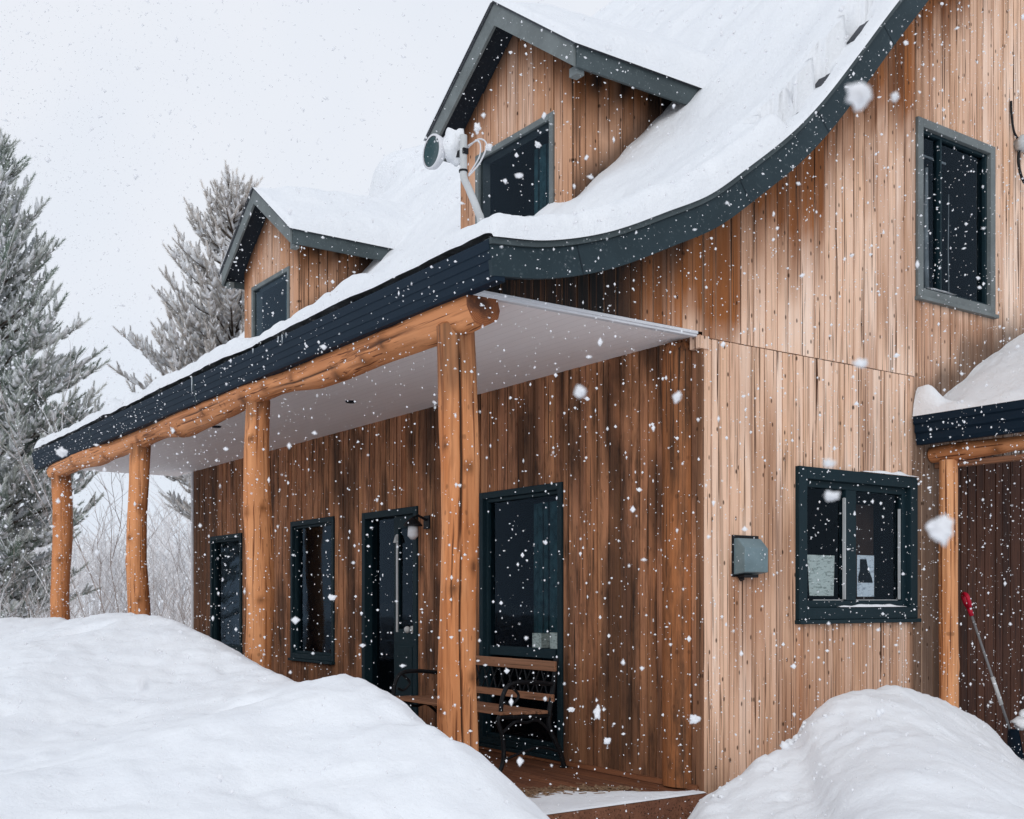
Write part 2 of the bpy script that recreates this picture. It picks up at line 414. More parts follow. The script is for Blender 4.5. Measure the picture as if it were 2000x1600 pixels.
# half-round corner log of the porch wall, with its small block
def log(name, path, rad, mat, parent=None, seg=48, rings=70, bumps=(), crack=None, amp=.05, seed=0, half=False, capm=None, darktop=None):
    pts = [Vector(p) for p in path]
    L = [0.]
    for a, b in zip(pts[:-1], pts[1:]): L.append(L[-1] + (b - a).length)
    def at(t):
        d = t * L[-1]
        for i in range(len(L) - 1):
            if d <= L[i+1] + 1e-9: return pts[i].lerp(pts[i+1], (d - L[i]) / (L[i+1] - L[i]))
        return pts[-1]
    ax = (pts[-1] - pts[0]).normalized(); up = Vector((-1, 0, 0)) if abs(ax.x) < .9 else Vector((0, 0, 1))
    w = ax.cross(up).normalized()
    vs = []; st = []; bl = []
    for i in range(rings + 1):
        t = i / rings; c = at(t); r0 = rad(t) if callable(rad) else rad
        for k in range(seg):
            a = 2 * math.pi * k / seg
            ca, sa = math.cos(a), math.sin(a); d = t * L[-1]
            r = r0 * (1 + amp * fbm(ca * .8 + seed, sa * .8, d * 1.1, 1., 3) + amp * .35 * n3(ca * 4, sa * 4 + seed, d * 2.5))
            s = .25 + .3 * n3(ca + seed, sa, d * .8); b = 0.
            for (tb, ab, h, wd) in bumps:
                ab = ab % (2 * math.pi)
                da = abs((a - ab + math.pi) % (2 * math.pi) - math.pi) * r0; dd = (t - tb) * L[-1]
                g = math.exp(-(da * da + dd * dd * .6) / (wd * wd)); r += h * g
                b = max(b, .55 * math.exp(-(da * da + dd * dd) / (wd * wd * .12)))
                s = max(s, .8 * g)
            if crack:
                for (ac, t0, t1, wdt, dep) in crack:
                    if t0 < t < t1:
                        aa = ac + .10 * math.sin(d * 2.1 + seed) + .05 * n3(d * 3, seed, 1.)
                        da = abs((a - aa + math.pi) % (2 * math.pi) - math.pi) * r0
                        e = sstep(wdt, wdt * .3, da) * min(1, (t - t0) / .05, (t1 - t) / .05)
                        r -= dep * e; b = max(b, .95 * e)
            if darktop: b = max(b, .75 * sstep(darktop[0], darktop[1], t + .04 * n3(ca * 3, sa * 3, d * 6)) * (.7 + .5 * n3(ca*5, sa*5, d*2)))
            vs.append(c + (up * ca + w * sa) * r); st.append(clamp(s)); bl.append(clamp(b))
    m = MB()
    fs = [(i*seg+k, i*seg+(k+1) % seg, (i+1)*seg+(k+1) % seg, (i+1)*seg+k) for i in range(rings) for k in range(seg)]
    m.add(vs, fs, 0, stain=st, black=bl, rnd=(seed * .37) % 1)
    # end caps as own faces with rim chamfer
    for end, i in ((0, 0), (1, rings)):
        base = vs[i*seg:(i+1)*seg]; c = at(end); out = (ax if end else -ax)
        inner = [c + (p - c) * .93 + out * .010 for p in base]
        m.add(list(base) + inner + [c + out * .011], [(k, (k+1) % seg, seg+(k+1) % seg, seg+k) for k in range(seg)] +
              [(seg+k, seg+(k+1) % seg, 2*seg) for k in range(seg)], 1 if capm else 0, stain=.7, black=[.2]*seg + [.1]*seg + [.6], rnd=.4)
    o = m.build(name, [mat, capm] if capm else mat, parent, smooth=True)
    bpy.context.view_layer.update()
    return o
# end grain
N = NT('log_end_grain'); v = N.coord()
vd = N.n('VectorMath', operation='SUBTRACT'); N.l(v, vd.inputs[0]); vd.inputs[1].default_value = (-1.725, 0, 2.93)
sx = N.n('SeparateXYZ'); N.l(vd.outputs[0], sx.inputs[0])
rr = N.math('SQRT', N.math('ADD', N.math('POWER', sx.outputs[0], 2.), N.math('POWER', sx.outputs[2], 2.)))
rg = N.math('SINE', N.math('ADD', N.math('MULTIPLY', rr, 620.), N.math('MULTIPLY', N.noise(v, 14., 3.), 14.)))
c = N.mix(N.maprange(rg, -1, 1), (.34, .12, .045), (.22, .075, .032)); c = N.mix(N.maprange(N.noise(v, 9., 4.), .45, .62), c, (.10, .04, .022))
c = N.mix(N.maprange(rr, .0, .035, .9, 0.), c, (.06, .03, .02))
M['endgrain'] = N.bsdf(c, .7, .2)

PX = -1.72
posts = [(.268, .113), (3.27, .107), (6.45, .106), (9.66, .120)]
bset = [
  [(.30,2.2,.012,.05),(.52,2.9,.012,.05),(.56,3.9,.012,.05),(.74,3.6,.010,.05),(.78,2.4,.010,.04),(.36,3.9,.01,.05)],
  [(.35,2.6,.014,.05),(.5,3.3,.016,.06),(.52,2.2,.012,.05),(.72,2.5,.012,.05),(.73,3.6,.012,.05),(.90,2.9,.014,.05)],
  [(.5,3.4,.013,.05),(.7,2.6,.012,.05),(.8,3.6,.012,.05),(.62,2.2,.010,.05)],
  [(.45,2.8,.013,.05),(.66,3.2,.014,.05),(.82,2.6,.012,.05)]]
labs = ['thick foreground porch log post with a long crack', 'second porch log post from the near corner', 'third porch log post from the near corner', 'farthest porch log post at the left end']
def flare(r0, i):
    return lambda t: r0 * (1.06 - .10 * t + (.05 * math.sin(t * 9 + i * 2)))
for i, (py, pr) in enumerate(posts):
    wob = [(PX + .016 * math.sin(k * 1.3 + i * 2), py + .018 * math.sin(k * 1.1 + i), -.35 + (2.86 + .35) * k / 8) for k in range(9)]
    o = log('log_post', wob, flare(pr, i), M['post'], house, bumps=[(a_, b_ - 2.1, c_, d_) for a_, b_, c_, d_ in bset[i]], amp=.06, seed=i * 3 + 1,
            crack=[(1.22, .02, .62, .008, .022), (1.12, .58, .99, .012, .024), (.75, .45, .66, .005, .012)] if i == 0 else None, seg=120 if i == 0 else 48, rings=140 if i == 0 else 70,
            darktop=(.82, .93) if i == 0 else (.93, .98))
    o['label'] = labs[i]
# porch beam (log lying along Y on the posts)
bw = [(PX + .02 * math.sin(k * .9), .0 + 10.0 * k / 14, 2.925 + .018 * math.sin(k * 1.7)) for k in range(15)]
o = log('log_beam', bw, lambda t: .112 + .014 * math.sin(t * 17) + .008 * math.sin(t * 41), M['beam'], house, seg=64, rings=260, amp=.10, seed=5,
        bumps=[(.02,-1.0,.02,.06),(.10,-.4,.018,.07),(.17,-.9,.03,.09),(.24,-.2,.02,.06),(.33,-.7,.03,.1),(.42,-.2,.02,.08),(.5,-.9,.028,.1),(.62,-.5,.02,.08),(.74,-.8,.02,.08),(.86,-.3,.02,.08),(.13,5.6,.02,.07),(.29,5.9,.02,.07)],
        crack=[(5.95, .05, .16, .012, .02), (5.75, .13, .30, .010, .014), (6.1, .35, .5, .010, .014)], capm=M['endgrain'])
# fix the log that runs along Y: tag a look
o['label'] = 'long knotty porch log beam under the gutter with its sawn end showing'
mb = MB(); hp = []
for k in range(13):
    a = math.pi * k / 12; hp.append((-.018 - .085 * math.sin(a), .205 - .125 * math.cos(a)))
mb.prism(hp, 2, .012, 2.90, 0, rnd=.5, stain=.75)
tp = [(p[0] * .82 - .003, .205 + (p[1] - .205) * .82) for p in hp]
mb.add([(p[0], p[1], 2.90) for p in hp] + [(p[0], p[1], 2.96) for p in tp] + [(-.03, .205, 2.985)],
       [(k, k+1, 13+k+1, 13+k) for k in range(12)] + [(13+k, 13+k+1, 26) for k in range(12)], 0, rnd=.5, stain=.8)
mb.build('corner_log', M['front'], house, smooth=False)
mb = MB(); mb.box((-.05, -.026, 2.90), (.045, .06, 2.985), 0, rnd=.3, stain=.25); mb.build('corner_block', M['gable'], house, bevel=.004)
mb = MB(); mb.box((-.022, -.024, -.3), (.0, .03, 2.90), 0, rnd=.9, stain=.6, black=.5); mb.build('corner_board', M['dorm'], house, bevel=.003)
# porch ceiling + white edge strip
mb = MB(); mb.box((-1.81, .03, 2.995), (-.001, 10.36, 3.01)); mb.build('porch_ceiling', M['ceiling'], house)
mb = MB(); mb.box((-1.80, -.012, 2.975), (-.05, .028, 3.009)); mb.box((-1.78, -.022, 2.990), (-.05, -.0125, 3.010))
mb.build('ceiling_edge_strip', M['plastic'], house, bevel=.003)
for (cx, cy) in ((-.75, 3.55), (-1.2, 5.6)):
    mb = MB(); mb.tube([(cx, cy, 2.996), (cx, cy, 2.982)], [.05, .042], 16); mb.build('ceiling_vent', M['under'], house)
# porch deck
mb = MB(); x = -1.93
while x < -.03:
    w_ = .138; mb.box((x, -.045, -.045), (min(x + w_, -.02), 9.7, 0. + random.uniform(-.002, .002)), 0, rnd=random.random(), stain=.2); x += w_ + .006
mb.box((-1.95, -.075, -.20), (-.02, -.046, -.002), 0, rnd=.4)
mb.box((-1.96, -.075, -.20), (-1.932, 9.7, -.002), 0, rnd=.6)
mb.box((-1.90, -.03, -.40), (-.05, 9.6, -.06), 1)
o = mb.build('porch_deck', [M['deck'], M['gap']], house); o['label'] = 'red-brown plank porch floor'
mb = MB(); mb.box((-.045, 0.0, .004), (-.021, 9.6, .04), 0, rnd=.3, stain=.4); mb.build('skirting_board', M['deck'], house)

# --- main roof
mb = MB(); xs = rng(EX, RIDGE, .09)
TH = .13
def nrm(x):
    s = (prof(x + .02) - prof(x - .02)) / .04 if x < RIDGE else -.95
    l = math.hypot(1, s); return (-s / l, 1 / l)
def slab(mb, xs, y0, y1, t0, t1, m=0):
    """curved slab following the roof profile, from offset t0 to t1 below the profile (perpendicular)"""
    vs = []
    for x in xs:
        nx, nz = nrm(x); p = prof(x)
        for y in (y0, y1):
            for t in (t0, t1): vs.append((x - nx * t, y, p - nz * t))
    n = len(xs); fs = []
    for i in range(n - 1):
        a, b = i*4, i*4+4
        fs += [(a, b, b+2, a+2), (a+1, a+3, b+3, b+1), (a, a+1, b+1, b), (a+2, b+2, b+3, a+3)]
    fs += [(0, 2, 3, 1), ((n-1)*4, (n-1)*4+1, (n-1)*4+3, (n-1)*4+2)]
    mb.add(vs, fs, m)
slab(mb, xs, RY0 + .03, RY1 - .03, .012, TH)
mb.add([(RIDGE, RY0+.03, 11.89), (RIDGE, RY1-.03, 11.89), (17, RY1-.03, 4.3), (17, RY0+.03, 4.3), (RIDGE, RY0+.03, 11.7), (RIDGE, RY1-.03, 11.7), (17, RY1-.03, 4.1), (17, RY0+.03, 4.1)],
       [(0,1,2,3), (4,7,6,5), (0,3,7,4), (1,5,6,2)])
roof = mb.build('roof', M['under'], house)
xf = [-1.909, -1.86] + xs
for a_, b_ in ((RY0, RY0 + .028), (RY1 - .028, RY1)):
    mb = MB(); slab(mb, xf, a_, b_, .03, .195); mb.build('rake_fascia', M['fascia'], roof)
for a_, b_ in ((RY0 - .018, RY0 + .05), (RY1 - .05, RY1 + .018)):
    mb = MB(); slab(mb, xf, a_, b_, -.004, .028); mb.build('drip_edge', M['fascia2'], roof)
# ragged shingle ends along the rake
mb = MB(); x = EX
while x < 6.:
    L_ = random.uniform(.05, .15); x1 = x + L_
    nx, nz = nrm(x); t_ = random.uniform(.003, .010); ov = random.uniform(.008, .026)
    mb.hexa([(x, RY0 - ov, prof(x) + .001), (x1, RY0 - ov, prof(x1) + .001), (x1, RY0 + .25, prof(x1) + .001), (x, RY0 + .25, prof(x) + .001),
             (x - nx*t_*1.6, RY0 - ov, prof(x) + nz*t_*1.6), (x1, RY0 - ov, prof(x1) + t_*.5), (x1, RY0 + .25, prof(x1) + t_*.5), (x - nx*t_*1.6, RY0 + .25, prof(x) + nz*t_*1.6)])
    x = x1 + .002
mb.build('shingles', M['shingle'], roof)
# seams in the rake fascia
mb = MB()
for x in (-1.32, -.02, .72, 1.42):
    nx, nz = nrm(x); tx, tz = nz, -nx
    p0 = Vector((x, RY0 - .0025, prof(x)))
    a = p0 - Vector((nx, 0, nz)) * .03; b = p0 - Vector((nx, 0, nz)) * .195; t = Vector((tx, 0, tz)) * .003
    mb.add([a - t, a + t, b + t, b - t], [(0, 1, 2, 3)])
mb.build('fascia_seam', M['under'], roof)
# eave gutter, K-style profile, extruded along Y
mb = MB()
gp = [(-1.805, 3.170), (-1.805, 2.972), (-1.868, 2.972), (-1.880, 2.990), (-1.884, 3.028), (-1.890, 3.034), (-1.893, 3.075), (-1.899, 3.081),
      (-1.901, 3.125), (-1.907, 3.131), (-1.911, 3.186), (-1.899, 3.186), (-1.895, 3.160)]
mb.prism(gp[::-1], 1, RY0 + .004, RY1 + .02)
gut = mb.build('gutter', M['gutter'], roof)
mb = MB()
for y in (4.25, 7.6):
    mb = MB(); mb.prism([(x - .0025, z - (.002 if z < 2.98 else 0)) for x, z in gp[::-1]], 1, y, y + .03); mb.build('gutter_joint', M['fascia'], roof)
N = NT('ice'); N.bsdf((.8, .86, .9), .08, .6, **{'Transmission Weight': .6}); M['ice'] = N.mat
for (y, l) in ((4.27, .16), (2.35, .07), (2.42, .05), (2.28, .04), (2.9, .04)):
    mb = MB(); mb.tube([(-1.916, y, 3.19), (-1.917, y, 3.19 - l * .5), (-1.917, y, 3.19 - l)], [.006, .004, .001], 6); mb.build('icicle', M['ice'], roof, smooth=True)
# eave fascia board behind gutter
mb = MB(); mb.box((-1.804, RY0 + .03, 2.98), (-1.785, RY1 - .03, 3.16)); mb.build('eave_fascia', M['fascia'], roof)

# --- dormers (walls > roof, fascias, window)
DW, DRW, DTOP, DS = .795, 1.02, 6.09, .72
WX, WY = .10, .085
def make_dormer(cy):
    mb = MB()
    zt = lambda u: DTOP - .12 - DS * abs(u)
    win = (-.575 + WY, .535 + WY, 3.7, 5.09)
    stn = lambda u, z, r: clamp(sstep(.55, .05, zt(u) - z) * .75 + .25 * r + .25 * fbm(u * 2, z, 1, 1.5, 3))
    blk = lambda u, z, r: clamp(sstep(.26, .03, zt(u) - z) * .75 + sstep(.2, .5, fbm(u * 3, z * .8, 9, 1.4, 3)) * .25)
    boards(mb, 'x', -DW + WY, 0, 3.7, zt, openings=[win], stain=stn, black=blk, wmin=.10, wmax=.17, off=WX)
    boards(mb, 'x', 0, DW + WY, 3.7, zt, openings=[win], stain=stn, black=blk, wmin=.10, wmax=.17, off=WX)
    zc = DTOP - .12 - DS * DW + .03
    sc2 = lambda u, z, r: clamp(sstep(.6, .1, zc - z) * .8 + .3 * r)
    bc2 = lambda u, z, r: clamp(sstep(.26, .05, zc - z + .15 * fbm(u * 4, z, 2, 2, 3)) * .95 + sstep(.30, .05, z - (prof(u) + .32)) * .8 + sstep(.25, .5, fbm(u * 3, z, 4, 2, 3)) * .5)
    boards(mb, 'y', WX, 2.2, 3.7, zc, stain=sc2, black=bc2, wmin=.10, wmax=.16, off=-DW + WY, sgn=-1)
    boards(mb, 'y', WX, 2.2, 3.7, zc - .06, stain=sc2, black=bc2, wmin=.12, wmax=.16, off=DW + WY, sgn=1)
    d = mb.build('dormer', [M['dorm'], M['gap']], house, loc=(0, cy, 0))
    mb = MB(); x0, x1 = -.125, 3.2
    for s in (-1, 1):
        mb.hexa([(x0, 0, DTOP-.11), (x1, 0, DTOP-.11), (x1, s*DRW, DTOP-.11-DS*DRW), (x0, s*DRW, DTOP-.11-DS*DRW),
                 (x0, 0, DTOP-.012), (x1, 0, DTOP-.012), (x1, s*DRW, DTOP-.012-DS*DRW), (x0, s*DRW, DTOP-.012-DS*DRW)])
    mb.build('dormer_roof', M['under'], d)
    e0, e1 = -.15, -.126
    for s in (-1, 1):   # rake boards
        mb = MB(); h = .175
        mb.hexa([(e0, 0, DTOP-.015-h), (e1, 0, DTOP-.015-h), (e1, s*(DRW+.01), DTOP-.015-h*.95-DS*DRW), (e0, s*(DRW+.01), DTOP-.015-h*.95-DS*DRW),
                 (e0, 0, DTOP-.015), (e1, 0, DTOP-.015), (e1, s*(DRW+.01), DTOP-.015-DS*DRW), (e0, s*(DRW+.01), DTOP-.015-DS*DRW)])
        mb.build('rake_fascia', M['faded'], d)
    for s in (-1, 1):
        mb = MB(); mb.box((-.125, s*(DRW+.001), DTOP-.185-DS*DRW), (1.75, s*(DRW+.024), DTOP-.012-DS*DRW))
        mb.build('eave_fascia', M['fascia2'], d)
        mb = MB(); mb.box((-.03, s*(DRW-.10), DTOP-.215-DS*DRW), (-.10, s*(DRW-.01), DTOP-.15-DS*DRW)); mb.build('eave_bracket', M['faded'], d)
    mb = MB()
    for s in (-1, 1):   # thin shingle and flashing edge
        a, b = -.165, 3.2; w2 = DRW + .035
        mb.hexa([(a, 0, DTOP-.011), (b, 0, DTOP-.011), (b, s*w2, DTOP-.011-DS*w2), (a, s*w2, DTOP-.011-DS*w2),
                 (a, 0, DTOP+.006), (b, 0, DTOP+.006), (b, s*w2, DTOP+.006-DS*w2), (a, s*w2, DTOP+.006-DS*w2)])
    mb.build('shingles', M['shingle'], d)
    # window
    mb = MB(); y0, y1, z0, z1 = win; f = .05
    for (p, q) in (((y0, z0), (y0+f, z1)), ((y1-f, z0), (y1, z1)), ((y0+f, z1-f), (y1-f, z1)), ((y0+f, z0), (y1-f, z0+f))):
        mb.box((WX-.030, p[0], p[1]), (WX+.10, q[0], q[1]))
    mb.build('window_frame', M['faded'], d, bevel=.004)
    mb = MB(); mb.add([(WX-.004, y0+f, z0+f), (WX-.004, y1-f, z0+f), (WX-.004, y1-f, z1-f), (WX-.004, y0+f, z1-f)], [(0, 3, 2, 1)])
    mb.build('window_glass', M['glass'], d)
    mb = MB(); room(mb, 'x', y0+f, y1-f, z0+f, z1-f, WX+.10, WX+.5)
    mb.build('window_interior', M['inside'], d)
    mb = MB()
    for k in range(7):
        y = y0 + .12 + k * .055; mb.box((WX+.16 + .012 * (k % 2), y, z0 + .1), (WX+.17 + .012 * (k % 2), y + .05, z1 - .1))
    mb.build('curtain', M['curtain'], d)
    return d
def room(mb, plane, u0, u1, z0, z1, d0, d1):
    """open box behind a pane"""
    P = (lambda u, d, z: (d, u, z)) if plane == 'x' else (lambda u, d, z: (u, d, z))
    v = [P(u0, d0, z0), P(u1, d0, z0), P(u1, d0, z1), P(u0, d0, z1), P(u0, d1, z0), P(u1, d1, z0), P(u1, d1, z1), P(u0, d1, z1)]
    mb.add(v, [(4,5,6,7), (0,4,7,3), (1,2,6,5), (0,1,5,4), (3,7,6,2)])
d1 = make_dormer(2.2); d1['label'] = 'near dormer behind the small round dish'
d2 = d1.copy(); COL.objects.link(d2); d2.parent = house; d2.location = (0, 7.21, 0); d2['label'] = 'far dormer in front of the pine'
for ch in list(d1.children):
    c = ch.copy(); COL.objects.link(c); c.parent = d2

# --- windows & door
def window(plane, u0, u1, z0, z1, fr, mat, off=0., sash=.045, mull=(), depth=.6, proud=.035, glass_in=.03, name='window', sill=True):
    sg = 1
    P = (lambda u, d, z: (off + d, u, z)) if plane == 'x' else (lambda u, d, z: (u, off + d, z))
    mb = MB()
    for (a, b) in (((u0, z0), (u0+fr, z1)), ((u1-fr, z0), (u1, z1)), ((u0+fr, z1-fr), (u1-fr, z1)), ((u0+fr, z0), (u1-fr, z0+fr))):
        mb.box(P(a[0], -proud, a[1]), P(b[0], .10, b[1]))
    a0, a1, b0, b1 = u0+fr, u1-fr, z0+fr, z1-fr
    for (a, b) in (((a0, b0), (a0+sash, b1)), ((a1-sash, b0), (a1, b1)), ((a0+sash, b1-sash), (a1-sash, b1)), ((a0+sash, b0), (a1-sash, b0+sash))):
        mb.box(P(a[0], .0, a[1]), P(b[0], .07, b[1]), 1)
    for (m, w) in mull: mb.box(P(m-w/2, -.004, b0+sash), P(m+w/2, .06, b1-sash), 1)
    if sill: mb.box(P(u0-.012, -proud-.025, z0-.03), P(u1+.012, -proud+.06, z0-.001))
    w = mb.build(name, [mat, M['teal']], house, bevel=.004)
    g0, g1, h0, h1 = a0+sash, a1-sash, b0+sash, b1-sash
    es = [g0] + [x for (m, ww) in mull for x in (m-ww/2, m+ww/2)] + [g1]
    mb = MB()
    for i in range(0, len(es), 2):
        mb.add([P(es[i], glass_in, h0), P(es[i+1], glass_in, h0), P(es[i+1], glass_in, h1), P(es[i], glass_in, h1)], [(0, 3, 2, 1) if plane == 'x' else (0, 1, 2, 3)])
    mb.build('glass', M['glass'], w)
    mb = MB()
    room(mb, plane, a0, a1, b0, b1, off+.10, off+depth)
    mb.build('window_interior', M['inside'], w)
    return w, P
w, P = window('x', W3[0], W3[1], W3[2], W3[3], .055, M['teal'], sash=.03); w['label'] = 'tall wide glazed porch opening behind the bench'
mb = MB()
for k in range(9):
    y = 1.60 + k * .05; dd = .13 + .018 * math.sin(k * 1.9); mb.box((dd, y, .92), (dd+.01, y+.052, W3[3]-.12))
mb.build('curtain', M['curtain'], w)
for a_, h_ in ((1.60, 1.0), (1.83, .99)):
    mb = MB(); mb.box((.05, a_, .876), (.13, a_ + .12, h_)); mb.build('carton', M['paperA'], w)
mb = MB(); mb.box((-.004, 1.575, .80), (.066, 2.483, .875)); mb.build('mid_rail', M['teal'], w, bevel=.003)
w, P = window('x', W2[0], W2[1], W2[2], W2[3], .055, M['teal'], sash=.025)
w['label'] = 'narrow porch window between second and first log post'
w, P = window('x', W1[0], W1[1], W1[2], W1[3], .055, M['teal'], sash=.025)
w['label'] = 'farthest porch window, half hidden by a log post'
# upper gable window
w, P = window('y', UPWIN[0], UPWIN[1], UPWIN[2], UPWIN[3], .068, M['faded'], sash=.025, mull=((2.62, .02),))
w['label'] = 'upper gable window with grey-green frame and pale curtain edges'
mb = MB()
for (u, ww, h) in ((2.43, .05, .95), (2.50, .03, .9), (2.60, .045, 1.0), (2.90, .010, .85)):
    mb.tube([(u, .115, UPWIN[2]+.10), (u+.006, .125, UPWIN[2]+.10+h*.5), (u, .115, UPWIN[2]+.10+h)], [ww*.5, ww*.45, ww*.3], 8)
mb.build('curtain', M['netting'], w, smooth=True)
for a_ in ((2.40, .10, 3.72, 2.95), (2.40, .14, 4.80, 2.9)):
    mb = MB(); mb.box(a_[:3], (a_[3], a_[1] + .011, a_[2] + .015)); mb.build('blind_rail', M['netting'], w)
# lower gable window with papers
w, P = window('y', LOWWIN[0], LOWWIN[1], LOWWIN[2], LOWWIN[3], .085, M['teal'], sash=.05, mull=((1.518, .115),), depth=.9, proud=.045)
w['label'] = 'ground floor gable window with notices behind the glass'
mb = MB()
mb.add([P(1.135, .06, 1.285), P(1.40, .06, 1.285), P(1.41, .06, 1.58), P(1.11, .06, 1.58)], [(0,1,2,3)])
mb.build('notice', M['paperA'], w)
mb = MB()
mb.add([P(1.665, .058, 1.28), P(1.865, .058, 1.28), P(1.865, .058, 1.59), P(1.665, .058, 1.59)], [(0,1,2,3)], 0)
bt = [(1.675,1.385),(1.845,1.385),(1.835,1.42),(1.79,1.49),(1.77,1.56),(1.695,1.56),(1.695,1.48),(1.675,1.43)]
mb.add([P(u, .054, z) for u, z in bt], [tuple(range(8))], 1)
o = mb.build('poster', [M['paperB'], M['iron']], w); o['label'] = 'white poster with a black bottle-like shape'
mb = MB(); mb.box((1.86, .3, 1.2), (2.40, .32, 2.0)); mb.build('inner_panel', M['brownin'], w)
mb = MB(); mb.box((1.452, -.003, 1.26), (1.4595, .022, 2.0)); mb.box((2.104, .0, 1.26), (2.108, .022, 1.95)); mb.box((1.13, .02, 1.252), (2.10, .027, 1.258))
mb.build('sash_line', M['steel'], w)
# door: dark glazed fixed leaf and teal door leaf
mb = MB(); y0, y1, z0, z1 = DOOR; f = .065
for (p, q) in (((y0, z0), (y0+f, z1)), ((y1-f, z0), (y1, z1)), ((y0+f, z1-f), (y1-f, z1))): mb.box((-.035, p[0], p[1]), (.11, q[0], q[1]))
mb.box((-.03, y0+f, z0), (.11, y1-f, z0+.03))
door_frame = mb.build('door_frame', M['teal'], house, bevel=.004)
mb = MB(); dy0, dy1 = y0+f, 4.16
mb.box((.02, dy0, z0+.04), (.06, dy1, .98)); mb.box((.02, dy0, .98), (.06, dy0+.10, z1-f)); mb.box((.02, dy1-.08, .98), (.06, dy1, z1-f)); mb.box((.02, dy0+.10, z1-f-.12), (.06, dy1-.08, z1-f))
mb.box((.012, dy0+.10, .16), (.0195, dy1-.09, .82))
dr = mb.build('door', M['teal'], house, bevel=.004); dr['label'] = 'dark teal porch door with glazed top'
mb = MB(); mb.add([(.04, dy0+.10, .98), (.04, dy1-.08, .98), (.04, dy1-.08, z1-f-.12), (.04, dy0+.10, z1-f-.12)], [(0,3,2,1)]); mb.build('glass', M['glass'], dr)
mb = MB(); mb.box((.012, dy1-.085, .95), (.0195, dy1-.055, 1.88)); mb.tube([(.0, dy1-.07, 1.80), (.0, dy1-.07, 1.87)], [.025, .004], 8)
mb.build('pull_bar', M['steel'], dr)
mb = MB(); mb.tube([(.02, dy0+.05, .98), (-.02, dy0+.05, .98), (-.028, dy0+.05, .98), (-.05, dy0+.05, .98)], [.035, .034, .014, .014], 14); mb.blob((-.065, dy0+.05, .98), (.03, .033, .033), jit=0)
mb.build('handle', M['steel'], dr, smooth=True)
mb = MB(); mb.add([(.05, 4.165, z0+.03), (.05, y1-f, z0+.03), (.05, y1-f, z1-f), (.05, 4.165, z1-f)], [(0,3,2,1)]); mb.build('side_glass', M['glass'], door_frame)
mb = MB(); room(mb, 'x', y0+f, y1-f, z0+.03, z1-f, .11, .9); mb.build('door_interior', M['inside'], door_frame)
# wall lantern by the door
mb = MB(); mb.box((-.03, 3.42, 1.90), (-.017, 3.52, 2.02)); mb.tube([(-.03, 3.47, 1.98), (-.12, 3.47, 2.02), (-.17, 3.47, 1.99)], .012, 8)
mb.tube([(-.17, 3.47, 2.0), (-.17, 3.47, 1.97), (-.17, 3.47, 1.93), (-.17, 3.47, 1.92)], [.01, .05, .085, .085], 14)
lan = mb.build('wall_lantern', M['iron'], house)
mb = MB(); mb.tube([(-.17, 3.47, 1.918), (-.17, 3.47, 1.83), (-.17, 3.47, 1.80)], [.045, .05, .02], 12); mb.build('lantern_shade', M['plastic'], lan, smooth=True)
# vent box on the gable wall
mb = MB(); x0, x1 = .275, .500
vp = [(-.018, 1.425), (-.125, 1.440), (-.125, 1.600), (-.06, 1.668), (-.018, 1.668)]
mb.prism(vp[::-1], 0, x0, x1)
vb = mb.build('vent_box', M['box'], house, bevel=.006)
vb['label'] = 'small grey-green metal box on the gable wall'
mb = MB(); mb.box((x0-.012, -.026, 1.41), (x1+.012, -.0165, 1.69)); mb.tube([(.33, -.03, 1.415), (.33, -.05, 1.39)], .018, 8); mb.box((x0+.03, -.09, 1.405), (x1-.06, -.03, 1.424))
mb.build('mounting_plate', M['iron'], vb)
# cable bracket at the far right of the gable
mb = MB()
def cr(pts, n=8):
    pts = [Vector(p) for p in pts]; out = []
    for i in range(len(pts)-1):
        p0, p1, p2, p3 = pts[max(i-1,0)], pts[i], pts[i+1], pts[min(i+2, len(pts)-1)]
        for k in range(n):
            t = k/n; out.append(.5*((2*p1)+(p2-p0)*t+(2*p0-5*p1+4*p2-p3)*t*t+(3*p1-p0-3*p2+p3)*t**3))
    out.append(pts[-1]); return out
mb.tube(cr([(3.55, -.035, 5.42), (3.555, -.035, 5.32), (3.58, -.04, 5.18), (3.62, -.05, 5.12)]), .010, 8)
mb.tube(cr([(3.63, -.06, 5.04), (3.60, -.07, 4.9), (3.66, -.08, 4.76), (3.80, -.09, 4.72), (3.98, -.08, 4.85), (4.05, -.05, 5.1)]), .012, 8)
cb = mb.build('cable', M['iron'], house, smooth=True); cb['label'] = 'black cable looping at the right edge of the gable'
mb = MB(); mb.tube([(3.66, -.02, 5.08), (3.66, -.06, 5.08), (3.66, -.065, 5.08), (3.66, -.10, 5.07), (3.66, -.12, 5.07)], [.05, .05, .075, .07, .03], 14); mb.tube([(3.60, -.07, 5.04), (3.86, -.07, 5.12)], .03, 10)
mb.build('insulator', M['steel'], cb, smooth=True)

# --- side porch lean-to at the right
mb = MB(); ex, sl = 2.33, .53; yF = -2.4
def lz(x): return 2.655 + sl * (x - ex)
mb.hexa([(ex, yF, lz(ex)-.13), (5.2, yF, lz(5.2)-.13), (5.2, -.03, lz(5.2)-.13), (ex, -.03, lz(ex)-.13), (ex, yF, lz(ex)-.005), (5.2, yF, lz(5.2)-.005), (5.2, -.03, lz(5.2)-.005), (ex, -.03, lz(ex)-.005)])
sp_ = mb.build('side_porch', M['under'], house); sp_['label'] = 'lean-to side porch at the right with its own log posts'
mb = MB()
g2 = [(ex-.002, 2.66), (ex-.002, 2.45), (ex-.05, 2.45), (ex-.062, 2.48), (ex-.062, 2.53), (ex-.08, 2.545), (ex-.08, 2.60), (ex-.095, 2.61), (ex-.095, 2.665), (ex-.082, 2.665), (ex-.078, 2.62)]
mb.prism(g2[::-1], 1, yF, -.022); mb.build('gutter', M['gutter'], sp_)
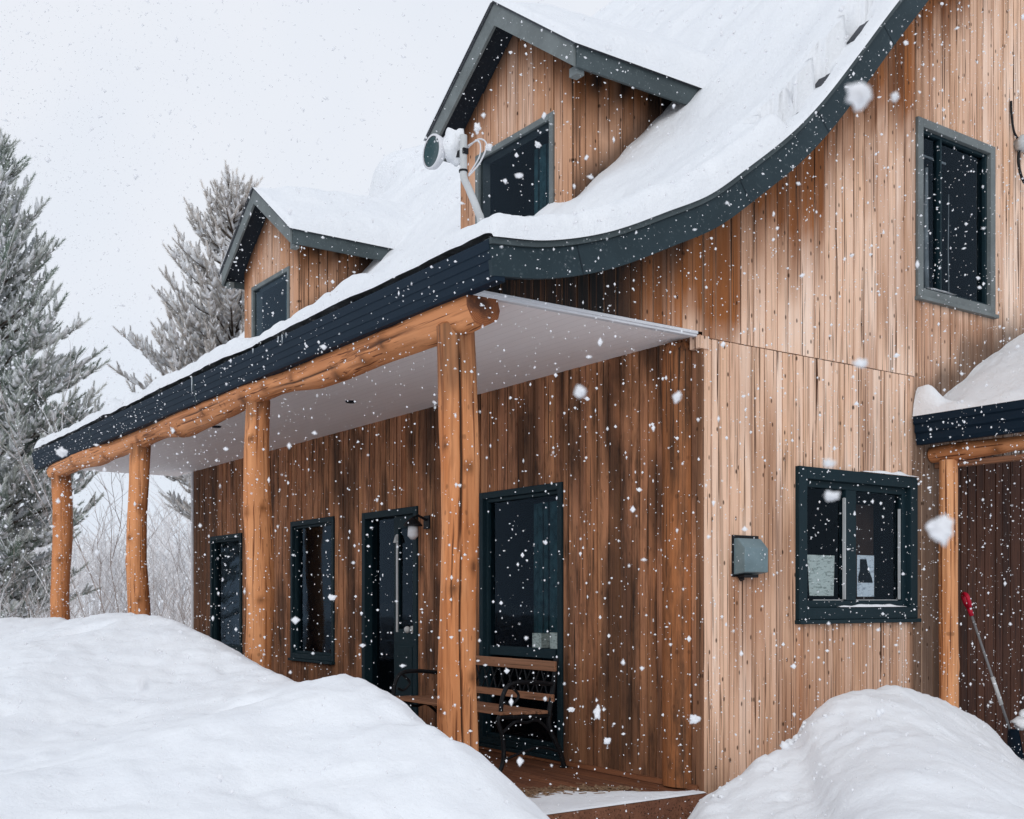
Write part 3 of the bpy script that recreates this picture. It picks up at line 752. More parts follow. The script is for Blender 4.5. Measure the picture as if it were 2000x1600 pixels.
for (py, sd) in ((-.17, 11), (-2.05, 12)):
    log('log_post', [(2.47, py, -.4), (2.475, py, .6), (2.465, py, 1.5), (2.47, py, 2.33)], lambda t: .074 - .006 * t, M['post'], sp_, bumps=[(.93, 3.4, .012, .05), (.42, 2.4, .01, .04), (.6, 3.6, .008, .04)], amp=.05, seed=sd, seg=40, rings=60)
log('log_beam', [(2.47, .0-.03, 2.385), (2.475, -.8, 2.40), (2.47, -1.6, 2.395), (2.47, yF+.1, 2.40)], lambda t: .060 + .008 * math.sin(t * 15), M['beam'], sp_, amp=.1, seed=21, seg=40, rings=80, bumps=[(.25, .6, .012, .06), (.12, 5.9, .015, .05)])
mb = MB(); mb.box((2.50, -.028, 2.28), (2.56, -2.0, 2.32), 0, rnd=.2, stain=.2); mb.build('ledger_strip', M['slat'], sp_)
mb = MB(); mb.box((2.35, -2.3, -.5), (5.2, -.03, -.22), 0, rnd=.3); mb.build('porch_floor', M['dark'], sp_)

# ------------------------------------------------------------------ snow on the roofs
def edge(d, r): # rounded shoulder 0..1 over distance r
    t = clamp(d / r); return math.sqrt(max(0, 1 - (1 - t) ** 2))
def t_main(x, y):
    t = .165 + .09 * sstep(-1.2, .8, x) + .12 * sstep(1.5, 3.5, x)
    t += .10 * sstep(.4, 1.2, y) * sstep(-.8, .4, x)
    t += .07 * fbm(x * .5, y * .9, 2, 1., 4) * sstep(.0, 1., y) + .03 * fbm(x * 1.3 - y * .4, y * 2.2, 8, 1.6, 3) + .10 * sstep(2., 4., x) * fbm(x * .8 + y * .5, y * .8 - x * .3, 12, 1.3, 4) + .012 * fbm(x, y, 4, 6., 3)
    # drift between and behind the dormers, cornice on the far rake
    t += .50 * sstep(2.93, 3.10, x) * math.exp(-((max(x, 3.1) - 3.1) / .6) ** 2 - ((y - 10.1) / .7) ** 2)
    t += .30 * math.exp(-((x - 8.0) / 1.3) ** 2) * sstep(5., 9., y)
    t += .10 * math.exp(-((x - 2.4) / .8) ** 2 - ((y - .8) / .7) ** 2)
    t *= 1
    t += .035 * fbm(x, y, 15, 2.6, 3) * sstep(.2, 1.2, y) + .05 * sstep(.1, .45, n3(x * 1.1 + y * .5, y * .9, 6.)) * sstep(.3, 1.3, x)
    # rounded edges: eave, rakes
    e = edge(x + 1.908, .12) * edge((y - (RY0 - .034)) * (1 + .55 * n3(x * 9, 3.) + .3 * n3(x * 23, 5.)), .10 + .03 * n3(x * 2.3, 9.)) * edge(RY1 + .02 - y, .15)
    t = t * e
    for cc in (2.2, 7.21):
        if WX + .04 < x < 1.3 and abs(y - cc - WY) < DW - .04: return -.03
    # bare patches where snow broke off beside the rake
    if .2 < x < 1.9 and y < .2:
        win_ = sstep(.30, .50, x) * sstep(1.75, 1.5, x); c = -.14 + .03 * n3(x * 3, 2.) + .012 * n3(x * 11, 4.)
        strip = .026 * (1 + .7 * n3(x * 6, y * 6, 3.)) * e
        if y < c: t = lerp(t, min(t, strip), win_)
        g = sstep(.075, .05, abs(y - c)) * sstep(-.16, -.06, n3(x * 8.5, 7.7)) * win_
        t = lerp(t, -.05, g)
    return t
def spaced(a, b, step, fine=.018, band=.16):
    return rng(a, a + band, fine)[:-1] + rng(a + band, b - band, step)[:-1] + rng(b - band, b, fine)
xs = rng(-1.905, -1.7, .014)[:-1] + rng(-1.7, 3.9, .032)[:-1] + rng(3.9, 9.0, .10)
ys = rng(RY0 - .034, .02, .012)[:-1] + rng(.02, 10.1, .055)[:-1] + rng(10.1, RY1 + .02, .02)
mb = MB(); mb.add(*grid(xs, ys, lambda x, y: prof(x) + .004 + t_main(x, y)))
# dormer caps
for cy, sd in ((2.2, 0.), (7.21, 5.)):
    w2 = DRW + .058
    def fz(x, y):
        a = abs(y - cy); zr = DTOP - DS * math.sqrt(a * a + .012) + .04
        t = (.05 + .10 * sstep(-.15, .5, x) + .07 * sstep(.3, 1.4, x)) + .03 * fbm(x + sd, y, 3, 1.8, 3) + .012 * fbm(x, y + sd, 3, 7, 3)
        e = edge((w2 - a) * (1 + .4 * n3(x * 9, cy)), .09) * edge(x + .175, .07)
        base = DTOP + .007 - DS * a
        return base + (zr - base + t) * e
    mb.add(*grid(rng(-.175, -.08, .012)[:-1] + rng(-.08, 2.9, .05), rng(cy - w2, cy - w2 + .12, .015)[:-1] + rng(cy - w2 + .12, cy + w2 - .12, .045)[:-1] + rng(cy + w2 - .12, cy + w2, .015), fz))
rs = mb.build('roof_snow', M['roofsnow'], None, smooth=True)
tag(rs, 'thick white snow blanket covering the curved main roof and both dormers', 'snow', kind='stuff')
mb = MB()
def fl(x, y):
    t = .05 + .06 * sstep(ex, 3.4, x) + .06 * sstep(.22, .0, x - ex + .1) * 0 + .03 * fbm(x * 2, y * 2, 6, 1.5, 3)
    if x < ex + .12: t += .16 * math.exp(-((x - ex + .02) / .09) ** 2) * sstep(-.28, -.08, y)
    t -= .08 * math.exp(-((x - ex - .18) / .08) ** 2) * sstep(-.30, -.10, y)
    return max(lz(x), 2.668 + .3 * (x - ex + .1)) - .002 + t * edge(x - ex + .10, .06) * (.55 + .45 * edge(y - yF, .1))
mb.add(*grid(rng(ex - .10, ex + .1, .014)[:-1] + rng(ex + .1, 5.2, .05), rng(yF, -.30, .06)[:-1] + rng(-.30, -.019, .02), fl))
o = mb.build('side_porch_snow', M['roofsnow'], None, smooth=True)
tag(o, 'snow sloping up on the lean-to side porch roof against the gable wall', 'snow', kind='stuff')
# little snow ridges on frames and deck
mb = MB()
def ridge(x0, x1, y, z, h, w_, sd, axis=0):
    n = 26; vs = []; 
    for i in range(n + 1):
        t = i / n; u = lerp(x0, x1, t); hh = h * (math.sin(math.pi * clamp(t, .02, .98)) ** .5) * (.75 + .6 * n3(u * 9, sd)); 
        for k in range(7):
            a = math.pi * k / 6; vs.append((u, y - w_ * math.cos(a) , z + max(.002, hh * math.sin(a))))
    mb.add(vs, [(i*7+k, (i+1)*7+k, (i+1)*7+k+1, i*7+k+1) for i in range(n) for k in range(6)])
ridge(1.60, 2.27, -.030, 2.196, .035, .022, 1.)
ridge(1.35, 2.13, -.020, 1.202, .028, .022, 2.)
ridge(2.42, 2.80, -.015, 3.686, .012, .012, 3.)
o = mb.build('ledge_snow', M['snow'], None, smooth=True); tag(o, 'thin snow lines lying on the frame and sill of the gable windows', 'snow', kind='stuff')
mb = MB()
def fd(x, y):
    far = .03 + .50 * sstep(-.02, -.9, x) + .05 * n3(x * 5, 1.3) + .03 * n3(x * 14, 4.)
    t = .018 * edge(far - y, .07) if y < far else -.004
    t *= (.6 + .5 * fbm(x, y, 0, 5, 3)); 
    return .002 + t * edge(y + .072, .02) + (0 if y < far else -.004)
mb.add(*grid(rng(-1.95, -.03, .02), rng(-.072, .5, .016), fd))
o = mb.build('deck_snow', M['snow'], None, smooth=True); tag(o, 'thin layer of trampled snow along the open end of the porch deck', 'snow', kind='stuff')
mb = MB()
for i in range(520):
    x = -random.uniform(.35, 1.8); y = random.gauss(.50, .07) + .05 * random.random(); 
    if x > -.8: y -= (.8 + x) * .45
    a = random.uniform(0, math.pi); l = random.uniform(.012, .045); w_ = random.uniform(.003, .009); ca, sa = math.cos(a), math.sin(a); z = .004 + random.random() * .014
    dz = random.uniform(-.006, .008)
    mb.hexa([(x - ca*l - sa*w_, y - sa*l + ca*w_, z), (x + ca*l - sa*w_, y + sa*l + ca*w_, z+dz), (x + ca*l + sa*w_, y + sa*l - ca*w_, z+dz), (x - ca*l + sa*w_, y - sa*l - ca*w_, z)] +
            [(x - ca*l - sa*w_, y - sa*l + ca*w_, z+.003), (x + ca*l - sa*w_, y + sa*l + ca*w_, z+dz+.003), (x + ca*l + sa*w_, y + sa*l - ca*w_, z+dz+.003), (x - ca*l + sa*w_, y - sa*l - ca*w_, z+.003)])
o = mb.build('wood_chips', M['chip'], None); tag(o, 'scattered wood chips and leaves on the deck next to the snow', 'wood chips', kind='stuff')

# ------------------------------------------------------------------ ground and banks
def gz(x, y):
    return -.36 + .05 * fbm(x, y, 0, .35, 3) + .012 * fbm(x, y, 7, 3., 3) - .10 * sstep(30, 90, math.hypot(x, y)) + .9 * sstep(14, 40, y) * sstep(3, -8, x)*0
mb = MB()
gx = [-400, -250, -150, -90, -60, -40, -28, -20] + rng(-15, 12, .35) + [16, 22, 32, 50, 90, 160, 400]
gy = [-200, -100, -50, -25, -14] + rng(-9, 22, .35) + [26, 32, 40, 55, 80, 120, 200, 400]
mb.add(*grid(gx, gy, gz)); o = mb.build('snow_ground', M['snow'], None, smooth=True); tag(o, kind='structure')
CL = [(-3.4,-.30),(-2.75,-.18),(-2.3,.06),(-1.95,.24),(-1.677,.374),(-1.46,.468),(-1.224,.592),(-.969,.668),(-.691,.726),(-.387,.816),(-.112,.864),(.16,.842),(.445,.80),(.72,.79),(1.019,.802),
      (1.508,.872),(2.06,1.003),(2.686,1.108),(3.403,1.152),(4.0,1.135),(4.538,1.111),(5.75,1.072),(6.5,1.075),(7.241,1.067),(8.821,1.029),(11,.95),(14,.7)]
def hl(x, y):
    xc = -2.6 + .05 * math.sin(y * 1.3)
    c = interp(CL, clamp(y, -3.4, 14))
    if x > xc:
        h = c - .9 * (x - xc) ** 1.6 - .08 * (x - xc) * 2
        h = max(h, -.5)
    else:
        d = xc - x
        c2 = interp(CL, clamp(y + .25 * d, -3.4, 14))
        h = c2 - (.13 * d - .03 * math.sin(min(d, 3)) ) - .10 * sstep(0, .9, d)
        h += .05 * fbm(x, y, 3, .8, 3) * sstep(.1, 1., d) + .06 * sstep(.2, 1.2, d) * n3(x * .9 + 3, y * .7)
    h += .028 * fbm(x, y, 1, 2.6, 4) + .011 * fbm(x, y, 2, 9, 4) - .05 * sstep(.42, .75, n3(x * 2.1, y * 2.1, 9.)) - .014 * sstep(.40, .6, n3(x * 5.3, y * 5.3, 3.))
    h -= 1.2 * sstep(-5.2, -8., x + .35 * y * 0) + 1.5 * sstep(-2.3, -4.2, y) 
    h -= sstep(12.5, 15, y) * 1.5
    return max(h, -.62)
mb = MB(); mb.add(*grid(rng(-8.5, -5.0, .09)[:-1] + rng(-5.0, -1.96, .032), rng(-4.5, 4, .035)[:-1] + rng(4, 15, .09), hl))
o = mb.build('snowbank', M['snow'], None, smooth=True); tag(o, 'long rounded snowbank on the left burying the feet of the porch log posts', 'snowbank', 'big snowbanks in front of the house')
CR = [(-1.5,-.5),(-1.0,-.22),(-.716,-.008),(-.614,.09),(-.383,.168),(-.03,.291),(.15,.34),(.26,.40),(.30,.47),(.36,.52),(.444,.565),(.695,.655),(1.0,.68),(1.284,.671),(1.513,.608),(1.931,.497),(2.311,.327),(2.782,.026),(3.3,-.2),(4.2,-.5)]
def hr(x, y):
    yc = -.6
    if y > yc:
        d = y - yc; h = interp(CR, clamp(x - 1.0 * d, -1.5, 4.2)) - .34 * d
    else:
        d = yc - y; xx = x + .95 * d
        h = interp(CR, clamp(xx, -1.5, 4.2)) - .15 * d - .10 * sstep(0, .7, d)
        h += .05 * n3(x * .8, y * .8 + 5) * sstep(.1, 1., d)
    h += .028 * fbm(x, y, 5, 2.4, 4) + .013 * fbm(x, y, 6, 10, 4) - .04 * sstep(.42, .7, n3(x * 2.3, y * 2.3, 2.)) - .02 * sstep(.42, .6, n3(x * 6.1, y * 6.1, 3.))
    h += .035 * sstep(.15, .4, n3(x * 5.2, y * 5.2, 4.)) * sstep(.35, .1, abs(y - yc)) * sstep(.6, .1, abs(x - .25))
    h -= 1.5 * sstep(-3.6, -5., y)
    return max(h, -.62)
mb = MB(); mb.add(*grid(rng(-5.5, -1.2, .08)[:-1] + rng(-1.2, 4.6, .035), rng(-5.2, -1.5, .07)[:-1] + rng(-1.5, -.019, .03), hr))
o = mb.build('snowbank', M['snow'], None, smooth=True); tag(o, 'snow heap on the right piled up below the ground floor gable window', 'snowbank', 'big snowbanks in front of the house')

mb = MB(); rc = random.Random(31)
for i in range(26):
    if i < 14: x = rc.gauss(.24, .05); y = -.58 + rc.gauss(0, .03)
    else: x = rc.uniform(-.6, .3); y = -.55 + rc.gauss(0, .10)
    rr_ = rc.uniform(.008, .032) if i < 14 else rc.uniform(.005, .014)
    mb.blob((x, y, hr(x, y) + rr_ * .5), (rr_ * 1.3, rr_, rr_), seg=8, rings=6, jit=.7, seed=i)
o = mb.build('snow_crumbs', M['snow'], None, smooth=True); tag(o, 'small broken crumbs of snow on the left shoulder of the right snow heap', 'snow crumbs', kind='stuff')
# ------------------------------------------------------------------ bench
bench = empty('garden_bench', (0, 0, 0))
tag(bench, 'slatted wooden bench with black iron ends standing on the porch deck', 'bench')
by0, by1 = 1.34, 2.92
def ys_(n, a, b, x, t, hgt, z, lab):
    m = MB(); m.box((x, by0 - .03, z), (x + t, by1 + .03, z + hgt), 0, rnd=random.random(), stain=.2); return m.build(lab, M['slat'], bench, bevel=.004)
ys_(0,0,0, -.215, .022, .075, .725, 'back_slat')
ys_(0,0,0, -.235, .022, .055, .50, 'back_slat')
for k in range(4): ys_(0,0,0, -.70 + k * .112, .09, .024, .428 - .004 * k, 'seat_slat')
for y in (by0, by1):
    m = MB()
    m.tube(cr([(-.10, y, .0), (-.14, y, .12), (-.235, y, .30), (-.24, y, .42), (-.205, y, .60), (-.175, y, .82)]), .019, 8)
    m.tube(cr([(-.70, y, .0), (-.655, y, .10), (-.66, y, .26), (-.70, y, .38), (-.68, y, .44), (-.66, y, .56), (-.60, y, .64), (-.45, y, .655), (-.21, y, .63)]), .017, 8)
    m.tube([(-.69, y, .415), (-.45, y, .40), (-.22, y, .405)], .018, 8)
    m.tube(cr([(-.66, y, .30), (-.55, y, .37), (-.45, y, .36), (-.35, y, .37), (-.235, y, .28)]), .012, 8)
    m.tube(cr([(-.60, y, .64), (-.52, y, .56), (-.58, y, .50), (-.64, y, .52)]), .011, 8)
    m.tube(cr([(-.14, y, .12), (-.35, y, .17), (-.655, y, .10)]), .010, 8)
    for fx in (-.10, -.70): m.box((fx - .03, y - .02, .001), (fx + .02, y + .02, .014))
    m.build('side_frame', M['iron'], bench, smooth=False)
m = MB()
for k in range(14):
    y = by0 + .06 + k * (by1 - by0 - .12) / 13
    m.tube([(-.215, y, .55), (-.20, y + .09, .73)], .007, 6); m.tube([(-.215, y + .09, .55), (-.20, y, .73)], .007, 6)
m.build('lattice_back', M['iron'], bench)

# ------------------------------------------------------------------ shovel
sh = empty('snow_shovel', (3.04, -.25, -.1)); sh.location = (0, 0, 0)
tag(sh, 'shovel with red grip and grey shaft leaning on the dark wall by the right post', 'shovel')
A = Vector((2.675, -.22, 1.17)); B = Vector((2.90, -.42, .24)); dr_ = (B - A).normalized()
m = MB(); m.tube([A, A.lerp(B, .55), B], [.010, .010, .010], 10); m.build('shaft', M['dullsteel'], sh, smooth=True)
m = MB(); m.tube([A.lerp(B, .55), A.lerp(B, .78)], .015, 10); m.build('shaft_sleeve', M['steel'], sh, smooth=True)
m = MB(); a0 = A; sd = Vector((0, 0, 1)).cross(dr_).normalized()
m.tube([a0 + dr_ * .04, a0 - dr_ * .03], [.017, .02], 10)
m.tube(cr([a0 - dr_ * .02, a0 - dr_ * .06 + sd * .055, a0 - dr_ * .12 + sd * .058, a0 - dr_ * .14, a0 - dr_ * .12 - sd * .058, a0 - dr_ * .06 - sd * .055, a0 - dr_ * .02]), .016, 8)
m.build('grip', M['red'], sh, smooth=True)
m = MB(); n_ = dr_.cross(sd).normalized()
rows = []
for i in range(9):
    t = i / 8; w_ = .11 + .05 * min(1, t * 3)
    rows.append([B + dr_ * (t * .34 - .02) + sd * (w_ * (k / 6 - 1) ) + n_ * (.035 * ((k / 6 - 1) ** 2) - .045 * math.sin(t * 2.2)) for k in range(13)])
vs = [p for r in rows for p in r]; vs2 = [p - n_ * .006 for p in vs]; n = len(vs)
fs = [(i*13+k, i*13+k+1, (i+1)*13+k+1, (i+1)*13+k) for i in range(8) for k in range(12)]
m.add(vs + vs2, fs + [tuple(n + q for q in f[::-1]) for f in fs] + [(k, n+k, n+k+1, k+1) for k in range(12)] + [(96+9-1+k-0, 104+k+1, n+104+k+1, n+104+k) for k in range(12)])
m.build('blade', M['gutter'], sh, smooth=True)
m = MB(); m.blob(B + Vector((.11, -.03, .06)), (.10, .07, .05), jit=.5, seed=3); m.blob(B + Vector((.14, -.03, .12)), (.04, .04, .04), jit=.5, seed=7)
o = m.build('snow_clump', M['snow'], None, smooth=True); tag(o, 'small lump of snow resting on the shovel blade beside the dark wall', 'snow clump')

# ------------------------------------------------------------------ small dish on the roof
dish = empty('satellite_dish', (0, 0, 0)); tag(dish, 'small round dish with white rim on a bent pole in front of the near dormer', 'satellite dish')
m = MB(); m.tube(cr([(-.93, 1.20, 3.40), (-.93, 1.215, 3.86), (-.92, 1.27, 3.98), (-.90, 1.42, 4.19), (-.895, 1.49, 4.29), (-.89, 1.505, 4.40), (-.89, 1.505, 4.60)]), .027, 14)
m.build('pole', M['steel'], dish, smooth=True)
dc = Vector((-.98, 1.735, 4.53))
m = MB(); seg = 40; vs = []; pr = [(0, .145), (.035, .150), (.045, .143), (.03, .132), (.012, .12), (-.01, .06), (-.015, 0.001)]
# profile: (offset towards -X, radius); back shell, rim, face
pr = [(-.045, .03), (-.035, .08), (-.005, .118), (.030, .126), (.042, .124), (.042, .110)]
for (d, r) in pr:
    for k in range(seg):
        a = 2*math.pi*k/seg; vs.append((dc.x - d, dc.y + r*math.cos(a), dc.z + r*math.sin(a)))
m.add(vs, [(i*seg+k, i*seg+(k+1) % seg, (i+1)*seg+(k+1) % seg, (i+1)*seg+k) for i in range(len(pr)-1) for k in range(seg)] + [tuple(range(seg))])
m.build('dish_shroud', M['plastic'], dish, smooth=True)
m = MB(); vs = [(dc.x - .038 + .02*(1-(r/.106)**2), dc.y + r*math.cos(2*math.pi*k/seg), dc.z + r*math.sin(2*math.pi*k/seg)) for r in (.106, .07, .035, .001) for k in range(seg)]
m.add(vs, [(i*seg+k, i*seg+(k+1) % seg, (i+1)*seg+(k+1) % seg, (i+1)*seg+k) for i in range(3) for k in range(seg)]); m.build('dish_face', M['dishface'], dish, smooth=True)
m = MB(); m.box((-.91, 1.47, 4.46), (-.87, 1.62, 4.50)); m.tube([(-.89, 1.60, 4.48), (dc.x + .05, dc.y, dc.z)], .02, 8); m.tube([(-.89, 1.505, 4.335), (-.89, 1.505, 4.35)], .034, 12)
m.build('bracket', M['iron'], dish)
m = MB(); m.tube(cr([(-.86, 1.56, 4.50), (-.82, 1.42, 4.56), (-.80, 1.34, 4.50), (-.83, 1.38, 4.38), (-.87, 1.47, 4.30)]), .006, 6); m.tube(cr([(-.86, 1.50, 4.53), (-.84, 1.38, 4.53), (-.84, 1.37, 4.42), (-.87, 1.47, 4.31)]), .005, 6)
m.build('cable', M['plastic'], dish, smooth=True)
m = MB(); m.blob((-.90, 1.62, 4.56), (.085, .10, .125), seg=18, rings=12, jit=.35, seed=2)
o = m.build('snow_clump', M['roofsnow'], None, smooth=True); tag(o, 'rounded clump of snow stuck on the back of the small roof dish', 'snow clump')

# ------------------------------------------------------------------ trees
CAM = Vector((-5.275, -5.337, 1.255)); FW = Vector((.5753, .8179, 0)); RT = Vector((.8179, -.5753, 0))
def plan(px, depth):
    p = CAM + FW * depth + RT * ((px - 1000) / 2202 * depth); return p.x, p.y
rs_ = np.random.RandomState(5)
def sprig_template(n=44):
    V = []; F = []
    for i in range(n):
        t = i / n; a = i * 2.4; base = Vector((0, 0, t))
        L_ = .42 * (1 - .40 * t); d = Vector((math.cos(a) * .8, math.sin(a) * .8, .85)).normalized() * L_
        s = Vector((-math.sin(a), math.cos(a), 0)) * .034
        b = len(V); V += [base - s, base + s, base + d]; F.append((b, b+1, b+2))
    return np.array([tuple(v) for v in V]), np.array(F)
SV, SF = sprig_template()
def snow_template():
    V = []; F = []; seg = 5
    for i, (t, r) in enumerate(((-.02, .03), (.25, .12), (.6, .15), (.95, .10), (1.15, .02))):
        for k in range(seg):
            a = 2*math.pi*k/seg; V.append((r*math.cos(a), r*math.sin(a)*.6, t))
    for i in range(4):
        for k in range(seg): F.append((i*seg+k, i*seg+(k+1) % seg, (i+1)*seg+(k+1) % seg)); F.append((i*seg+k, (i+1)*seg+(k+1) % seg, (i+1)*seg+k))
    return np.array(V), np.array(F)
TV, TF = snow_template()
def instance(tv, tf, items):
    """items: list of (pos, dir, length, offset_up)"""
    Vs = []; Fs = []; Rn = []; b = 0
    for (p, d, L_, up, w_) in items:
        d = d.normalized(); s = Vector((0, 0, 1)).cross(d)
        if s.length < 1e-3: s = Vector((1, 0, 0))
        s.normalize(); u = d.cross(s)
        Mx = np.array([[s.x, u.x, d.x], [s.y, u.y, d.y], [s.z, u.z, d.z]])
        sc3 = np.array([L_ * w_, L_ * w_, L_])
        v = (tv * sc3) @ Mx.T + np.array([p.x, p.y, p.z + up]); Vs.append(v); Fs.append(tf + b); b += len(tv)
        Rn.append(np.full(len(tv), rs_.rand()))
    return np.concatenate(Vs), np.concatenate(Fs), np.concatenate(Rn)
def np_mesh(name, V, F, mat, parent, rnd=None, smooth=False):
    me = bpy.data.meshes.new(name); me.vertices.add(len(V)); me.vertices.foreach_set('co', V.astype(np.float32).ravel())
    me.loops.add(F.size); me.polygons.add(len(F)); me.loops.foreach_set('vertex_index', F.astype(np.int32).ravel())
    me.polygons.foreach_set('loop_start', np.arange(0, F.size, 3, dtype=np.int32))
    me.update(calc_edges=True)
    if smooth: me.polygons.foreach_set('use_smooth', [True] * len(F))
    if rnd is not None: at = me.attributes.new('rnd', 'FLOAT', 'POINT'); at.data.foreach_set('value', rnd.astype(np.float32))
    me.materials.append(mat); o = bpy.data.objects.new(name, me); COL.objects.link(o)
    if parent: o.parent = parent
    return o
def pine(x, y, H, zlow, Rmax, mat, label, seed, dens=1., tipup=.75, shape=.85, name='pine_tree', group=None, snow=.85):
    rnd = random.Random(seed); root = empty(name, (x, y, -.4))
    tag(root, label, 'tree', group)
    m = MB(); m.tube([(0, 0, 0), (.03, 0, H*.4), (0, .02, H*.8), (0, 0, H)], [.17*H/10, .12*H/10, .05*H/10, .012], 10)
    m.build('trunk', M['bark'], root, smooth=True)
    items = []; sn = []; mb_ = MB()
    z = zlow
    while z < H - .15:
        t = (z - zlow) / (H - zlow)
        Lm = Rmax * (1 - t) ** shape * (.30 + .70 * min(1, (z - zlow + .5) / 2.6)) + .12
        for k in range(int(rnd.choice((5, 6, 7)) * dens)):
            az = rnd.uniform(0, 2*math.pi); L_ = Lm * rnd.uniform(.6, 1.14)
            e0 = rnd.uniform(-.05, .30) + .5 * t; e1 = e0 + rnd.uniform(.35, .6) * tipup
            p = Vector((0, 0, z + rnd.uniform(-.15, .15))); pts = [p.copy()]; n = max(3, int(L_ / .16)); az2 = az
            for i in range(n):
                s = (i + 1) / n; e = lerp(e0, e1, s * s) - .12 * math.sin(s * math.pi); az2 += rnd.uniform(-.1, .1)
                d = Vector((math.cos(az2) * math.cos(e), math.sin(az2) * math.cos(e), math.sin(e))); p = p + d * (L_ / n); pts.append(p.copy())
                if s > .22:
                    for side in (-1, 1):
                        for q in range(1 + (rnd.random() < .8) + (rnd.random() < .4)):
                            aa = az2 + side * rnd.uniform(.35, 1.0); ee = e + rnd.uniform(.0, .65) * tipup
                            dd = Vector((math.cos(aa) * math.cos(ee), math.sin(aa) * math.cos(ee), math.sin(ee)))
                            ln = rnd.uniform(.15, .30) * (1.15 - .4 * s)
                            off = Vector((0, 0, 0))
                            items.append((p + off, dd, ln, 0, rnd.uniform(.75, 1.05)))
                            if rnd.random() < snow: sn.append((p, (dd - Vector((0, 0, .1))).normalized(), ln * rnd.uniform(.6, 1.), .035, rnd.uniform(1.1, 2.1)))
                            if rnd.random() < .5:
                                p2 = p + dd * ln * .8; a3 = aa + rnd.uniform(-.6, .6)
                                d3 = Vector((math.cos(a3) * math.cos(ee + .2), math.sin(a3) * math.cos(ee + .2), math.sin(ee + .2)))
                                items.append((p2, d3, ln * .8, 0, .95))
                                if rnd.random() < snow: sn.append((p2, d3, ln * .6, .03, 1.))
            items.append((pts[-1], (pts[-1] - pts[-2]), rnd.uniform(.3, .42), 0, .7))
            mb_.tube([pts[0], pts[len(pts)//2], pts[-1]], [.028, .016, .006], 5)
            for i in range(1, len(pts) - 1):
                if rnd.random() < .8:
                    q_ = pts[i + 1] - pts[i - 1]; sn.append((pts[i - 1], q_, q_.length * .8, .055, rnd.uniform(1.2, 2.2)))
        z += rnd.uniform(.15, .22) / max(.6, dens ** .5)
    items.append((Vector((0, 0, H - .1)), Vector((0, 0, 1)), .5, 0, .5))
    mb_.build('limbs', M['bark'], root)
    V, F, r = instance(SV, SF, items); np_mesh('crown', V, F, mat, root, r)
    V, F, r = instance(TV, TF, sn); np_mesh('branch_snow', V, F, M['roofsnow'], root, None, True)
    print('tree', label[:20], len(items), len(sn))
    return root
x, y = plan(-40, 20.)
pine(x, y, 9.75, 1.2, 2.75, M['needle'], 'tall snow-dusted green pine at the left edge of the view', 11, 1.6, .9, .70)
x, y = plan(455, 25.)
pine(x, y, 10.75, 3.0, 3.1, M['needle2'], 'grey-brown frosted pine rising behind the far dormer', 23, 1.15, 1.15, .72)
# bare saplings and shrubs behind the porch
def shrub(x, y, h, w_, nst, label, seed, group, name='bare_shrub', thick=.012, snow=.5):
    rnd = random.Random(seed); root = empty(name, (x, y, -.4)); tag(root, label, 'shrub', group)
    m = MB(); s = MB()
    def br(p, d, L_, r, lev):
        n = 4; pts = [p.copy()]
        for i in range(n):
            d = (d + Vector((rnd.uniform(-.22, .22), rnd.uniform(-.22, .22), rnd.uniform(-.05, .16)))).normalized(); p = p + d * (L_ / n); pts.append(p.copy())
            if lev < 3 and rnd.random() < .85:
                a = rnd.uniform(0, 2*math.pi); dd = (d + Vector((math.cos(a), math.sin(a), .2)) * rnd.uniform(.5, .9)).normalized()
                br(p, dd, L_ * rnd.uniform(.35, .6), r * .6, lev + 1)
        m.tube(pts, [r * (1 - .16 * i) for i in range(n + 1)], 4, cap=False)
        if rnd.random() < snow:
            s.tube([q + Vector((0, 0, r * 1.1)) for q in pts], [r * .95] * (n + 1), 4, cap=False)
    for i in range(nst):
        a = rnd.uniform(0, 2*math.pi); q = rnd.uniform(.1, .6) * w_
        br(Vector((math.cos(a) * q * .4, math.sin(a) * q * .4, 0)), Vector((math.cos(a) * q, math.sin(a) * q, h)).normalized(), h * rnd.uniform(.7, 1.05), thick * rnd.uniform(.7, 1.2), 0)
    m.build('stems', M['twig'], root)['kind'] = 'stuff'
    if s.v: s.build('twig_snow', M['roofsnow'], root)['kind'] = 'stuff'
    return root
sp = [(30,16.5,2.6,1.6,9,'brown twiggy shrub at the far left behind the snowbank'),(90,19,3.0,1.8,10,'bare shrub standing between the left edge and the farthest log post'),
      (165,17,2.0,1.4,8,'low bare shrub just right of the farthest log post'),(205,23,2.6,1.8,10,'pale bare shrub between the two farthest log posts'),
      (225,16.8,4.6,.9,3,'tall thin leafless sapling just left of the third log post'),(312,16.0,3.0,1.2,4,'slender sapling with arching stems right of the third log post'),
      (340,21,3.6,1.8,11,'reddish twig thicket next to the far corner of the porch wall'),(300,26,3.8,2.0,11,'fine-branched shrub far behind the third log post'),
      (375,27,4.2,2.0,10,'fine-branched shrub almost hidden by the far porch corner'),(130,28,3.6,2.2,11,'distant twig thicket behind the farthest log post')]
for i, (px, dp, h, w_, ns, lb) in enumerate(sp):
    x, y = plan(px, dp); shrub(x, y, h * (.55 if h < 4 else .8), w_, int(ns * (1.5 if h < 4 else 1)), lb, 40 + i, 'bare shrubs behind the porch', thick=.013 if h > 4 else .009, snow=.45)
